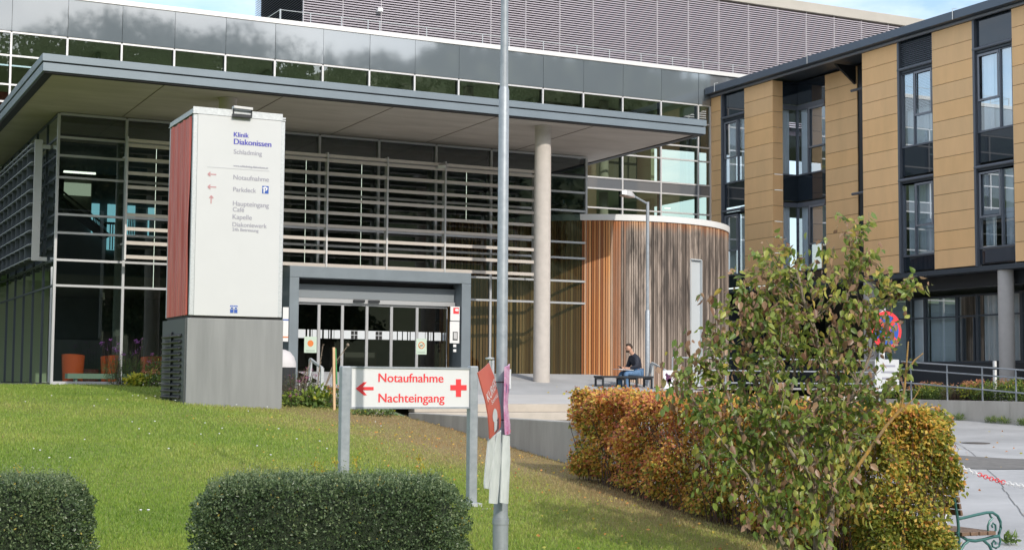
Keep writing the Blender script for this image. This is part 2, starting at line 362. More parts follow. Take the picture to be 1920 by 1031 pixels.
# ================================================================== LEAVES
def leaf_obj(name, P, D, L, Wd, hue, m, parent=None, fold=.25, big=False, **k):
    n = len(P); D = D/np.linalg.norm(D, axis=1)[:, None]
    rv = RNG.normal(size=(n,3)); S = np.cross(D, rv); S /= np.linalg.norm(S, axis=1)[:, None]+1e-9
    Nn = np.cross(D, S); L = np.broadcast_to(L, n)[:, None]; Wd = np.broadcast_to(Wd, n)[:, None]
    if big:
        prof = [(0,0,0),(.28,.5,fold),(.62,.40,fold*.8),(1,0,-.12),(.62,-.40,fold*.8),(.28,-.5,fold)]
        faces = [(0,1,2,3),(0,3,4,5)]
    else:
        prof = [(0,0,0),(.5,.5,fold),(1,0,0),(.5,-.5,fold)]; faces = [(0,1,2),(0,2,3)]
    kv = len(prof)
    V = np.stack([P+D*L*a+S*Wd*b+Nn*Wd*c for a, b, c in prof], 1).reshape(-1,3)
    o0 = np.array(LOC[parent.name]) if parent else np.array(k.pop('loc', (0,0,0)), float)
    fl = len(faces[0]); nf = len(faces)
    idx = (np.arange(n)[:, None, None]*kv+np.array(faces)[None]).reshape(-1)
    me = bpy.data.meshes.new(name); me.vertices.add(n*kv); me.vertices.foreach_set('co', (V-o0).astype(np.float32).ravel())
    me.loops.add(len(idx)); me.loops.foreach_set('vertex_index', idx.astype(np.int32))
    me.polygons.add(n*nf); me.polygons.foreach_set('loop_start', (np.arange(n*nf)*fl).astype(np.int32))
    a = me.attributes.new('hue', 'FLOAT', 'POINT'); a.data.foreach_set('value', np.repeat(np.clip(hue,0,1), kv).astype(np.float32))
    me.materials.append(m); me.update(calc_edges=True); me.validate()
    o = bpy.data.objects.new(name, me); COL.objects.link(o); LOC[o.name] = Vector(o0)
    if parent: o.parent = parent
    else: o.location = o0
    return tag(o, k.get('label'), k.get('cat'), k.get('group'), k.get('kind'))
def unit(n): v = RNG.normal(size=(n,3)); return v/np.linalg.norm(v, axis=1)[:, None]

# grass: one object nobody could count
def grass():
    pts = []; hue = []; hts = []
    n = 420000
    # nearer ground gets more blades per square metre
    d = 9.5*np.exp(RNG.random(n)*math.log(38/9.5)); t = RNG.uniform(-.40,.36,n)
    cf = np.array((CF.x, CF.y)); cf /= np.linalg.norm(cf); rr = np.array((cf[1], -cf[0]))
    X = d*(cf[0]+rr[0]*t); Y = d*(cf[1]+rr[1]*t)
    ok = (X < 11.4) & (Y < 37.2) & ~((X > 10.7) & (Y > 27.95)) & ~((X > 6.95) & (X < 8.85) & (Y > 28) & (Y < 29.9)); X = X[ok]; Y = Y[ok]; d = d[ok]; n = len(X)
    dry = np.array([dryness(x, y) for x, y in zip(X, Y)])
    keep = RNG.random(n) > np.clip(dry*.9, 0, .6); X = X[keep]; Y = Y[keep]; dry = dry[keep]; d = d[keep]; n = len(X)
    Z = np.array([lawnz(x, y) for x, y in zip(X, Y)])-.004
    patch = .5+.5*np.sin(X*1.7+np.sin(Y*1.1)*1.6)*np.sin(Y*1.3+np.sin(X*.9))
    h = (.03+.035*RNG.random(n))*(1.15-.5*np.clip(dry,0,1))*(.75+.5*patch)
    D = np.stack([RNG.normal(0,.35,n), RNG.normal(0,.35,n), np.ones(n)], 1)
    hue = np.clip(.33+.10*RNG.normal(size=n)+dry*.85+.22*(patch-.5), 0, 1)
    gm = leafmat('grass_blade', [(0,(.13,.235,.03)),(.3,(.265,.385,.06)),(.55,(.40,.45,.11)),(.8,(.47,.37,.19)),(1,(.40,.27,.13))], .4, .5)
    leaf_obj('grass', np.stack([X,Y,Z],1), D, h, .006+.0005*d*RNG.random(n), hue, gm, kind='stuff', label=None)
grass()
# daisies
def daisies():
    mb = MB(); px = [(160,823),(62,840),(75,843),(96,857),(135,857),(252,741),(275,746),(262,741),(290,742),(303,740),(244,790),(258,803),(283,812),(292,789),(446,758),(500,762),(465,770),(388,792),(410,812),(418,802),(377,813),(520,803),(266,955),(278,955),(350,990),(700,790),(715,798),(640,832),(560,822),(480,835),(610,840),(598,826),(565,880),(505,852),(97,741),(180,760),(200,748),(45,752),(330,750),(320,840)]
    for x, y in px:
        x += random.uniform(-4,4)
        lo, hi = 9., 38.
        for _ in range(40):
            mid = (lo+hi)/2; p = PD(x, y, mid)
            if p.z > lawnz(p.x, p.y)+.07: lo = mid
            else: hi = mid
        p = PD(x, y, lo); r = random.uniform(.012,.02)
        mb.lathe((p.x, p.y), [(r*.4,p.z-.012),(r,p.z),(r*.5,p.z+.006)], 7)
    mb.build('daisies', M_WHITE, kind='stuff')
daisies()

# ================================================================== GLAZED BUILDING behind the canopy
YU = 48.55
gb = thing('glazed_building', 'long grey glass building with a mirror-like parapet band rising behind the entrance canopy', 'building', (16, YU, -.13))
UX = [6.19-1.727*5+1.727*k for k in range(21)]+[32.66]
UZ = [-.13, 3.6, 5.7, 6.6, 7.33, 7.76, 8.70, 9.25, 10.18, 10.93]
fr = MB()
for x in UX: fr.box(x-.03, x+.03, YU-.05, YU+.03, -.13, 10.93)
for z in UZ[1:]:
    for a, b in zip(UX, UX[1:]): fr.box(a+.03, b-.03, YU-.045, YU+.025, z-.028, z+.028)
fr.build('window_frame', M_ALUL, gb)
fin = MB()
for x in UX: fin.box(x-.025, x+.025, YU+.032, YU+.22, -.1, 10.9)
fin.build('mullion_fin', M_ANTH, gb)
for i, (a, b) in enumerate(zip(UX, UX[1:])):
    g = MB(); s = MB()
    for z0, z1 in zip(UZ, UZ[1:]):
        if abs(z0-7.33) < .01: s.box(a+.032, b-.032, YU-.02, YU+.02, z0+.03, z1-.03); continue
        y0 = YU+random.uniform(-.0015,.0015); y1 = YU+random.uniform(-.0015,.0015)
        g.quad((a+.02,y0,z0+.02),(b-.02,y1,z0+.02),(b-.02,y1,z1-.02),(a+.02,y0,z1-.02))
    g.build('window', G_UP, gb); s.build('spandrel_panel', M_GSPAN2, gb)
    p = MB(); t = random.uniform(-.0035,.0035)
    p.box(a+.006, b-.006, YU-.06, YU+.05, 10.97, 12.19)
    for q in range(len(p.v)):
        if p.v[q][1] < YU: p.v[q] = (p.v[q][0], p.v[q][1]+t*(p.v[q][0]-a), p.v[q][2])
    p.build('parapet_panel', M_GSPAN, gb)
x = UX[-1]; box('parapet_panel', M_GSPAN2, gb, x+.01, x+3.2, YU-.03, YU+.05, 10.4, 12.19)
cp = MB(); cp.box(UX[0]-.2, 37, YU-.10, YU+.5, 12.2, 12.36); cp.build('parapet_cap', M_CAP, gb, bevel=.01)
rm = MB(); rm.box(UX[0], 33, YU+5.2, YU+5.3, -.13, 10.9)
rm.build('back_wall', M_ROOMG, gb)
sl_ = MB()
for z in (3.55, 7.5): sl_.box(UX[0], 32.6, YU+.25, YU+5.19, z-.15, z+.15)
sl_.box(UX[0], 33, YU+.25, YU+5.19, 10.95, 12.1)
sl_.build('floor_slab', M_ROOMC, gb)
pt = MB()
for x, t in ((9.2,0),(15.1,0),(20.4,0),(25.7,0),(31.0,0)): pt.box(x-.08, x+.08, YU+1.6, YU+5.18, 7.66, 10.9); pt.box(x-.08, x+.08, YU+1.6, YU+5.18, 3.72, 7.34)
pt.build('partition_wall', mat('partition', (.40,.46,.36), .9), gb)
box('dark_room_wall', M_INTB, gb, 26.2, 30.6, YU+2.2, YU+2.3, 7.7, 10.9)
for x in (28.4, 22.6): MB().tube([(x, YU+1.0, 3.8),(x, YU+1.0, 10.9)], .19, 14).build('inner_column', M_CONC, gb, True)
hr = MB(); hr.box(24.2, 29.5, YU+.5, YU+.54, 9.0, 9.06); hr.box(24.2, 29.5, YU+.6, YU+.64, 5.2, 5.24); hr.build('hand_rail', mat('yellow_wood', (.45,.32,.06), .5), gb)
box('red_wall_panel', mat('red_panel', (.18,.03,.03), .7), gb, 3, 9, YU+2.9, YU+2.95, 9.0, 9.55)
for x, z in ((24.6,6.9),(31.6,6.95),(13.8,9.9)): box('ceiling_lamp', M_LAMP, gb, x-.12, x+.12, YU+1.4, YU+1.5, z, z+.03)

# ================================================================== LOUVRED ROOF BLOCK
YL, XL = 58., 18.88
lb = thing('louvred_roof_block', 'tall rooftop block wrapped in fine pale horizontal louvres above the glass building', 'building', (36, YL, 12))
XE = 58.
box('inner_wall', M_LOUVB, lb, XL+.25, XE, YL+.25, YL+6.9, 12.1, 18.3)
lv = MB(); lv2 = MB(); n = 0; z = 12.5; PITCHZ = .105
while z < 18.2:
    lv.add([(XL,YL+.10,z+.02),(XE,YL+.10,z+.02),(XE,YL+.0,z-.046),(XL,YL+.0,z-.046),(XL,YL+.10,z+.03),(XE,YL+.10,z+.03),(XE,YL-.012,z+.0),(XL,YL-.012,z+.0)],
           [(0,1,2,3),(7,6,5,4),(3,2,6,7),(0,4,5,1),(0,3,7,4),(1,5,6,2)])
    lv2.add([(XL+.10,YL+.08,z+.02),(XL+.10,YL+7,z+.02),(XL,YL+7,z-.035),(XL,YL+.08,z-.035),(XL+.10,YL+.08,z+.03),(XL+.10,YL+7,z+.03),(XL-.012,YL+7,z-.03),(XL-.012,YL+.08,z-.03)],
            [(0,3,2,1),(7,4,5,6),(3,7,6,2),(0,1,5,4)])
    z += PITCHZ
lv.build('louvre_screen', M_LOUVW, lb); lv2.build('louvre_screen', mat('roof_louvre_shaded', (.30,.31,.38), .5), lb)  # side blades get a darker copy, the shade of that face put into the colour
ps = MB()
for k in range(23): x = XL+.03+k*1.72; ps.box(x-.008, x+.008, YL-.02, YL+.11, 12.2, 18.25)
ps.build('louvre_post', mat('louvre_post', (.6,.58,.6), .5), lb)
box('roof_edge', M_BEIGE, lb, XL-.1, XE+.2, YL-.12, YL+7.1, 18.27, 18.75, bevel=.02)
b_ = PY(713, 19, YL-.2); box('junction_box', M_WHITE, lb, b_.x-.11, b_.x+.11, YL-.25, YL-.03, b_.z-.08, b_.z+.08, bevel=.01)
# guard rail on the flat roof
ra = thing('roof_guard_rail', 'thin steel guard rail with slim posts along the flat roof edge', 'railing', (24, YU+1.6, 12.3))
yk = YU+1.6
gp_ = [525, 582, 640, 690, 712, 800, 905, 955, 1019, 1082, 1143, 1202, 1261, 1318, 1374]
for q, px in enumerate(gp_):
    p = PY(px, 60, yk); MB().tube([(p.x, yk, 12.1),(p.x, yk, 13.15)], .03 if q == 0 else .016, 6).build('post', M_GALV, ra)
a = PY(525, 25, yk); b = PY(1400, 25, yk)
MB().tube([(a.x, yk, 13.13),(b.x, yk, 13.13)], .012, 6).tube([(a.x, yk, 13.13),(a.x-.2, yk+5.5, 13.13)], .012, 6).build('top_rail', M_GALV, ra)

# ================================================================== ENTRANCE PAVILION
YF, XA, XB, ZS = 38., 6.05, 21.17, 6.66
pv = thing('entrance_pavilion', 'two storey glass entrance hall with slim frames and horizontal sun louvres under the canopy', 'building', (13.6, YF, -.13))
PXs = [6.05, 7.73, 9.45, 11.17, 12.9, 14.62, 16.34, 18.06, 19.62, 21.17]
PZ = [-.13, 2.31, 2.95, 3.63, 4.09, 5.02, 5.57, 6.03, 6.62]
fr = MB()
for i, x in enumerate(PXs):
    lo = 2.7 if 11.9 < x < 17 else -.13
    fr.box(x-.032, x+.032, YF-.06, YF+.02, lo, 6.62)
for z in PZ[1:]:
    for a, b in zip(PXs, PXs[1:]):
        if z < 2.9 and b > 11.95 and a < 17.05:
            if a < 11.95 < b and z < 2.9: fr.box(a+.032, 11.9, YF-.055, YF+.015, z-.028, z+.028)
            elif a < 17.05 < b: fr.box(17.15, b-.032, YF-.055, YF+.015, z-.028, z+.028)
            continue
        fr.box(a+.032, b-.032, YF-.055, YF+.015, z-.028, z+.028)
for a, b in ((XA-.03, 11.9),(17.15, XB+.03)): fr.box(a, b, YF-.08, YF+.02, -.16, -.07)
fr.build('window_frame', M_ALU, pv)
df_ = MB()
for x in PXs[1:-1]: df_.box(x-.028, x+.028, YF+.022, YF+.17, 2.9, 6.6)
df_.build('mullion_fin', M_ANTH, pv)
for a, b in zip(PXs, PXs[1:]):
    g = MB()
    for z0, z1 in zip(PZ, PZ[1:]):
        a2, b2 = a, b
        if z1 < 2.96 and b > 11.95 and a < 17.05:
            if a < 11.95: b2 = 11.95
            elif b > 17.1: a2 = 17.1
            else: continue
        y0 = YF+random.uniform(-.003,.003); y1 = YF+random.uniform(-.003,.003)
        g.quad((a2+.02,y0,z0+.02),(b2-.02,y1,z0+.02),(b2-.02,y1,z1-.02),(a2+.02,y0,z1-.02))
    g.build('window', G_PAV, pv)
    box('clerestory_frame', M_DARK, pv, a+.04, b-.04, YF-.03, YF+.012, 6.03+.03, 6.12)
# left side wall, facing -X
SY = [38., 39.7, 41.4, 43.1, 44.8, 46.5, 48.4]
sf = MB()
for y in SY[1:]: sf.box(XA-.03, XA+.03, y-.025, y+.025, -.13, 6.62)
for z in PZ[1:]: sf.box(XA-.028, XA+.028, 38.03, 48.4, z-.022, z+.022)
sf.build('window_frame', M_ANTH, pv)
for a, b in zip(SY, SY[1:]):
    g = MB(); g.quad((XA,a+.02,-.1),(XA,b-.02,-.1),(XA,b-.02,6.6),(XA,a+.02,6.6)); g.build('window', G_PAV, pv)
g = MB(); g.quad((XB,38.05,-.1),(XB,48.4,-.1),(XB,48.4,6.6),(XB,38.05,6.6)); g.build('window', G_PAV, pv)
MB().box(XB-.02, XB+.02, 38.03, 48.4, 6.4, 6.62).build('side_frame', M_ANTH, pv)
# hall inside
box('hall_floor', M_FLOORI, pv, XA+.05, XB-.05, 38.05, 48.3, -.3, -.132)
box('hall_wall', M_INT, pv, XA+.05, XB-.1, 47.6, 47.75, -.13, 6.6)
box('gallery_floor', M_INTB, pv, XA+.4, 18.6, 42.5, 47.55, 2.55, 2.9)
box('hall_ceiling', M_INT, pv, XA+.1, XB-.1, 38.2, 47.5, 6.45, 6.6)
def PYr(px0, px1, py0, py1, Y): a = PY(px0, py1, Y); b = PY(px1, py0, Y); return a.x, b.x, a.z, b.z
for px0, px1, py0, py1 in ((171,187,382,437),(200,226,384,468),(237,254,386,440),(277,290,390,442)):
    a, b, z0, z1 = PYr(px0, px1, py0, py1, 47.5); box('daylight_glow_pane', M_CYAN, pv, a, b, 47.5, 47.56, z0, z1)  # glowing panes stand in for daylight through the rear glass
    mbw = MB()
    for q in range(1,5): mbw.box(a+(b-a)*q/5-.015, a+(b-a)*q/5+.015, 47.4, 47.44, z0, z0+(z1-z0)*.55)
    mbw.box(a-.1, b+.1, 47.4, 47.45, z0+(z1-z0)*.55, z0+(z1-z0)*.6); mbw.build('balustrade', M_BLACK, pv)
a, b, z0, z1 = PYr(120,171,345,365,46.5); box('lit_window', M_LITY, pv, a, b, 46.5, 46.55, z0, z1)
a, b, z0, z1 = PYr(120,180,319,323,44.); box('strip_lamp', M_LAMP, pv, a, b, 44, 44.1, z0, z0+.05)
a, b, z0, z1 = PYr(118,172,333,400,46.8); box('stair_wall', mat('stair_wall', (.16,.165,.14), .9), pv, a, b, 46.7, 46.8, z0, z1)
st = MB(); p = PY(112,375,43.5); q = PY(200,445,43.5); st.bar((p.x,43.5,p.z),(q.x,43.5,q.z),.9,.10); p = PY(112,355,43); q = PY(200,425,43); st.bar((p.x,43,p.z),(q.x,43,q.z),.05,.05); st.build('staircase', M_BLACK, pv)
for x in (8.3, 13.0, 17.6): MB().tube([(x,41.2,-.13),(x,41.2,6.5)], .16, 12).build('inner_column', mat('inner_column', (.2,.19,.17), .8) if x < 9 else MATS['inner_column'], pv, True)
for a, b in ((6.5,8.9),(17.3,20.4)): MB().box(a, b, 38.35, 38.75, -.0, .13).box(a+.2, a+.25, 38.4, 38.7, -.13, 0).box(b-.25, b-.2, 38.4, 38.7, -.13, 0).build('low_bench', M_MINT, pv)
for z in (4.85,5.5): box('inner_beam', M_ANTH, pv, 18.2, 21, 39.6, 39.75, z-.08, z+.08)
# front sun louvres
LX = [PY(233,480,37.45).x, 9.5, 11.22, 12.94, 14.66, 16.38, 18.1, PY(1001,515,37.45).x]
LZ = [3.06+.352*k for k in range(9)]+[6.0]
for a, b in zip(LX, LX[1:]):
    mb = MB()
    for z in LZ: mb.bar((a+.025,37.46,z),(b-.025,37.46,z), .15, .085, up=(0,-.12,.99))
    mb.build('sun_louvre', M_LOUV, pv)
for x in LX:
    lp = MB().box(x-.022, x+.022, 37.36, 37.56, 2.97, 6.08)
    for z in (3.4, 5.6): lp.box(x-.015, x+.015, 37.56, 37.94, z-.02, z+.02)
    lp.build('louvre_post', M_ALUL, pv)
# left egg-crate screen
XS = 5.72
lc = MB(); lz = [3.06+.352*k for k in range(9)]+[6.0]
for z in lz: lc.add([(XS-.16,39.05,z-.03),(XS+.16,39.05,z+.03),(XS+.16,48,z+.03),(XS-.16,48,z-.03),(XS-.16,39.05,z-.01),(XS+.16,39.05,z+.045),(XS+.16,48,z+.045),(XS-.16,48,z-.01)],
    [(3,2,1,0),(4,5,6,7),(0,1,5,4),(1,2,6,5),(2,3,7,6),(3,0,4,7)])
lc.build('side_louvre', mat('side_louvre', (.42,.44,.47), .5, .2), pv)
lq = MB()
for k in range(1,11): y = 39.05+.88*k; lq.box(XS-.13, XS+.10, y-.02, y+.02, 2.98, 6.08)
lq.build('louvre_plate', mat('louvre_plate', (.10,.115,.13), .5, .2), pv)
MB().box(XS-.09, XS+.10, 38.96, 39.02, 2.98, 6.08).box(XS+.1, XA-.04, 38.97, 39.02, 2.98, 3.08).box(XS+.1, XA-.04, 38.97, 39.02, 5.86, 5.96).build('louvre_post', M_ALUL, pv)
# door portal
dp = MB(); dp.box(11.9, 17.13, 37.25, 38.1, 2.70, 3.0); dp.box(11.9, 12.16, 37.25, 38.1, -.14, 2.698); dp.box(16.85, 17.13, 37.25, 38.1, -.14, 2.698)
dp.build('door_portal', M_PORTAL, pv, bevel=.012)
box('door_header', M_SHUT, pv, 12.17, 16.84, 37.72, 37.8, 2.2, 2.56)
box('door_header', M_BLACK, pv, 12.17, 16.84, 37.83, 37.9, 2.5, 2.69)
box('door_track', M_ALU, pv, 12.17, 16.84, 37.66, 37.82, 2.08, 2.19)
for px in (674, 702): x = PY(px, 558, 37.6).x; box('door_sensor', M_DARK, pv, x-.16, x+.16, 37.58, 37.65, 2.11, 2.18, bevel=.01)
DXs = [PY(px, 640, 37.8).x for px in (540, 596, 640, 686, 732, 780, 838)]
for k, (a, b) in enumerate(zip(DXs, DXs[1:])):
    d = MB(); d.box(a-.02, a+.04, 37.74, 37.80, -.13, 2.08).box(b-.04+.002, b-.022, 37.74, 37.80, -.13, 2.08).box(a+.04, b-.04, 37.74, 37.80, -.13, -.06).box(a+.04, b-.04, 37.74, 37.8, 2.02, 2.08)
    dl = d.build('door_panel', M_ALU, pv)
    MB().quad((a+.03,37.77,-.1),(b-.03,37.77,-.1),(b-.03,37.77,2.04),(a+.03,37.77,2.04)).build('pane', G_DOOR, dl)
    sk = MB(); z0, z1 = PY(600, 634, 37.76).z, PY(600, 618, 37.76).z
    dz = -.02*(k)*0
    if k in (2,3):
        cx_ = (a+b)/2; sk.box(a+.05, cx_-.10, 37.757, 37.764, z0, z1).box(cx_+.10, b-.05, 37.757, 37.764, z0, z1)
        for u in (-1,1):
            for v in (0,1): sk.box(cx_+u*.05-.042, cx_+u*.05+.042, 37.757, 37.764, z0+.005+v*(z1-z0)*.5, z0+v*(z1-z0)*.5+(z1-z0)*.44, 1)
        sk.box(cx_-.10, cx_+.10, 37.7642, 37.766, z0, z1)
    else:
        x = a+.05
        while x < b-.06:
            ww = random.choice((.03,.05,.12,.2)); x2 = min(x+ww, b-.05); sk.box(x, x2, 37.757, 37.764, z0, z1); x = x2+random.choice((.015,.03,.05))
    sk.build('sticker_band', [mat('door_sticker', (.62,.66,.70), .5) if k == 0 else MATS['door_sticker'], M_BLACK], dl)
    if k in (0,5):
        px = (570,594) if k == 0 else (780,800)
        ax, bx, zz0, zz1 = PYr(px[0], px[1], 631 if k == 0 else 635, 661 if k == 0 else 664, 37.74)
        po = box('notice', mat('notice_paper', (.55,.68,.58), .6) if k == 0 else MATS['notice_paper'], dl, ax, bx, 37.735, 37.739, zz0, zz1)
        cxx = (ax+bx)/2; cz = zz0+(zz1-zz0)*.58; r_ = .085
        mk = MB(); pts = [(cxx+r_*math.cos(t*math.pi/8), 37.732, cz+r_*math.sin(t*math.pi/8)) for t in range(16)]
        if k == 0: mk.add(pts, [tuple(range(16))])
        else: mk.tube(pts+[pts[0]], .012, 4); mk.bar((cxx-.05,37.73,cz-.04),(cxx+.05,37.73,cz+.04),.02,.012); mk.bar((cxx-.04,37.73,cz),(cxx+.04,37.73,cz),.02,.04, 1)
        mk.box(ax+.05, bx-.05, 37.730, 37.7335, zz0+.05, zz0+.07, 1)
        mk.build('notice_mark', [mat('orange_mark', (.75,.22,.05), .6) if k == 0 else MATS['orange_mark'], mat('grey_mark', (.35,.42,.38), .6) if k == 0 else MATS['grey_mark']], po)
# panels on the right jamb
def jamb(px0, px1, py0, py1, m, name='info_panel', y=37.235): a, b, z0, z1 = PYr(px0, px1, py0, py1, 37.25); return box(name, m, pv, a, b, y, 37.249, z0, z1)
ip = jamb(844,861.5,575,601,M_WHITE); a, b, z0, z1 = PYr(849.5,860,577,588,37.25)
lo = MB(); lo.box(a, b, 37.229, 37.2335, z0, z1, 0); lo.lathe(((a+b)/2+.01, 37.2), [(.0,0)], 3) if False else None
c = ((a+b)/2+.02, (z0+z1)/2+.02); lo.add([(c[0]+.05*math.cos(t)*(1.2), 37.228, c[1]+.035*math.sin(t)) for t in [k*math.pi/6 for k in range(12)]], [tuple(range(12))], 1)
lo.build('logo', [M_RED, M_WHITE], ip)
ip = jamb(843,861,603,643,M_WHITE); a, b, z0, z1 = PYr(848.5,857.5,622,637.5,37.25)
MB().box(a, b, 37.226, 37.2335, z0, z1, 0).box(a+.02, b-.02, 37.222, 37.2255, z0+.03, z1-.02, 1).build('intercom', [M_DARK, M_ALUL], ip)
for py in (648, 657): jamb(849.5, 855, py-2.5, py+2.5, M_WHITE, 'push_button')
a, b, z0, z1 = PYr(532,537.5,576,640,37.25)
sp = box('info_panel', M_WHITE, pv, a-.05, b+.04, 37.2, 37.249, z0, z1)
MB().box(a-.05, b+.04, 37.192, 37.1985, z0+.55, z0+.58, 0).box(a-.05, b+.04, 37.192, 37.1985, z0+.1, z0+.13, 1).build('colour_stripe', [M_BLUE2, MATS['orange_mark']], sp)

# floodlight in front of the louvres
p = PY(828, 312, 37.1)
fl = thing('floodlight', 'small white floodlight bracketed out in front of the pavilion louvres', 'floodlight', (p.x, 37.1, p.z))
MB().bar((p.x-.04,37.0,p.z-.03),(p.x+.1,37.16,p.z+.05),.22,.10).build('lamp_housing', M_ALUL, fl, bevel=.012)
MB().tube([(p.x-.05,37.42,p.z-.02),(p.x,37.12,p.z)], .02, 6).build('bracket', M_GALV, fl)

# ================================================================== ENTRANCE CANOPY
cn = thing('entrance_canopy', 'broad flat concrete canopy with a grey metal fascia on round concrete columns', 'canopy', (13.5, 38, -.2))
CX0, CX1, CY0, CY1 = 4.87, 22.1, 33.0, 48.4
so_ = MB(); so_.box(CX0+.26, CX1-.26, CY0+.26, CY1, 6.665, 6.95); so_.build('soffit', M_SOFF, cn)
for nm, z0, z1, o in (('upper', 6.885, 7.05, 0), ('lower', 6.67, 6.855, .02)):
    f = MB(); o2 = o
    f.box(CX0+o2, CX1-o2, CY0+o2, CY0+.2, z0, z1); f.box(CX0+o2, CX0+.2, CY0+.202, CY1, z0, z1); f.box(CX1-.2, CX1-o2, CY0+.202, CY1, z0, z1)
    f.build('fascia', M_ZINC, cn, bevel=.006)
f = MB(); f.box(CX0+.06, CX1-.06, CY0+.06, CY0+.25, 6.64, 6.90); f.box(CX0+.06, CX0+.25, CY0+.26, CY1, 6.64, 6.90); f.box(CX1-.25, CX1-.06, CY0+.26, CY1, 6.64, 6.9); f.build('shadow_gap', M_BLACK, cn)
box('roof', M_GRAVEL, cn, CX0+.22, CX1-.22, CY0+.22, CY1, 6.951, 7.02)
mat('joint_dark', (.2,.17,.15), .9)
for x in (7.6, 10.4, 13.2, 16.0, 18.8): box('soffit_joint', MATS['joint_dark'], cn, x-.008, x+.008, CY0+.3, 37.9, 6.655, 6.664)
for px, X0, Y0 in ((1014, 17.66, 34.0), (427, 9.32, 34.2)):
    cm = MB(); zt = terz(Y0) if X0 > 10 else lawnz(X0, Y0)
    cm.lathe((X0, Y0), [(.215, zt-.1), (.215, 6.66)], 40); cm = cm.build('column', M_CONC, cn, True)
    MB().lathe((X0, Y0), [(.235, zt-.1), (.235, zt+.15), (.217, zt+.152)], 40).build('foot_collar', M_GALV, cm, True)

# ================================================================== TIMBER DRUM
DC, DR = (23.5, 41.4), 4.15
dr = thing('timber_drum', 'round timber-slatted drum with a white rim, half orange half weathered grey, right of the pavilion', 'building', (DC[0], DC[1], -.2))
def drum_mat():
    m = bpy.data.materials.new('timber_slats'); m.use_nodes = True; t = m.node_tree; n = t.nodes; l = t.links
    p = n['Principled BSDF']; p.inputs['Roughness'].default_value = .7
    at = n.new('ShaderNodeAttribute'); at.attribute_name = 'hue'; aw = n.new('ShaderNodeAttribute'); aw.attribute_name = 'wear'
    tc = n.new('ShaderNodeTexCoord'); mp = n.new('ShaderNodeMapping'); mp.inputs['Scale'].default_value = (6,6,.55)
    nz = n.new('ShaderNodeTexNoise'); nz.inputs['Scale'].default_value = 1.6; nz.inputs['Detail'].default_value = 8; nz.inputs['Roughness'].default_value = .7
    l.new(tc.outputs['Object'], mp.inputs[0]); l.new(mp.outputs[0], nz.inputs[0])
    r1 = n.new('ShaderNodeValToRGB'); e = r1.color_ramp.elements
    e[0].color = (.25,.075,.02,1); e[1].color = (.66,.34,.14,1); q = e.new(.45); q.color = (.44,.155,.042,1)
    l.new(at.outputs['Fac'], r1.inputs[0])
    r2 = n.new('ShaderNodeValToRGB'); e = r2.color_ramp.elements
    e[0].position = .25; e[0].color = (.08,.062,.05,1); e[1].position = .8; e[1].color = (.54,.45,.385,1); q = e.new(.52); q.color = (.285,.23,.195,1)
    md = n.new('ShaderNodeMath'); md.operation = 'MULTIPLY_ADD'; md.inputs[1].default_value = .5
    l.new(nz.outputs['Fac'], md.inputs[0])
    mh = n.new('ShaderNodeMath'); mh.operation = 'MULTIPLY'; mh.inputs[1].default_value = .5; l.new(at.outputs['Fac'], mh.inputs[0]); l.new(mh.outputs[0], md.inputs[2]); l.new(md.outputs[0], r2.inputs[0])
    n2 = n.new('ShaderNodeTexNoise'); n2.inputs['Scale'].default_value = 1.1; n2.inputs['Detail'].default_value = 7
    m3 = n.new('ShaderNodeMapping'); m3.inputs['Scale'].default_value = (3,3,.4); l.new(tc.outputs['Object'], m3.inputs[0]); l.new(m3.outputs[0], n2.inputs[0])
    ws = n.new('ShaderNodeMath'); ws.operation = 'MULTIPLY_ADD'; ws.inputs[1].default_value = 1.1; ws.inputs[2].default_value = -.55
    l.new(n2.outputs['Fac'], ws.inputs[0]); wa = n.new('ShaderNodeMath'); wa.operation = 'ADD'; wa.use_clamp = True
    l.new(ws.outputs[0], wa.inputs[0]); l.new(aw.outputs['Fac'], wa.inputs[1])
    mx = n.new('ShaderNodeMix'); mx.data_type = 'RGBA'; l.new(wa.outputs[0], mx.inputs[0]); l.new(r1.outputs[0], mx.inputs[6]); l.new(r2.outputs[0], mx.inputs[7])
    ak = n.new('ShaderNodeAttribute'); ak.attribute_name = 'stain'
    n3 = n.new('ShaderNodeTexNoise'); n3.inputs['Scale'].default_value = .9; n3.inputs['Detail'].default_value = 9; n3.inputs['Roughness'].default_value = .7
    m4 = n.new('ShaderNodeMapping'); m4.inputs['Scale'].default_value = (5,5,.7); m4.inputs['Location'].default_value = (3,1,2); l.new(tc.outputs['Object'], m4.inputs[0]); l.new(m4.outputs[0], n3.inputs[0])
    r4 = n.new('ShaderNodeValToRGB'); r4.color_ramp.elements[0].position = .42; r4.color_ramp.elements[1].position = .60; l.new(n3.outputs['Fac'], r4.inputs[0])
    mk = n.new('ShaderNodeMath'); mk.operation = 'MULTIPLY'; l.new(r4.outputs[0], mk.inputs[0]); l.new(ak.outputs['Fac'], mk.inputs[1])
    m5 = n.new('ShaderNodeMix'); m5.data_type = 'RGBA'; l.new(mk.outputs[0], m5.inputs[0]); l.new(mx.outputs[2], m5.inputs[6]); m5.inputs[7].default_value = (.075,.062,.055,1)
    l.new(m5.outputs[2], p.inputs['Base Color']); return m
ZB, ZT = -.12, 4.76
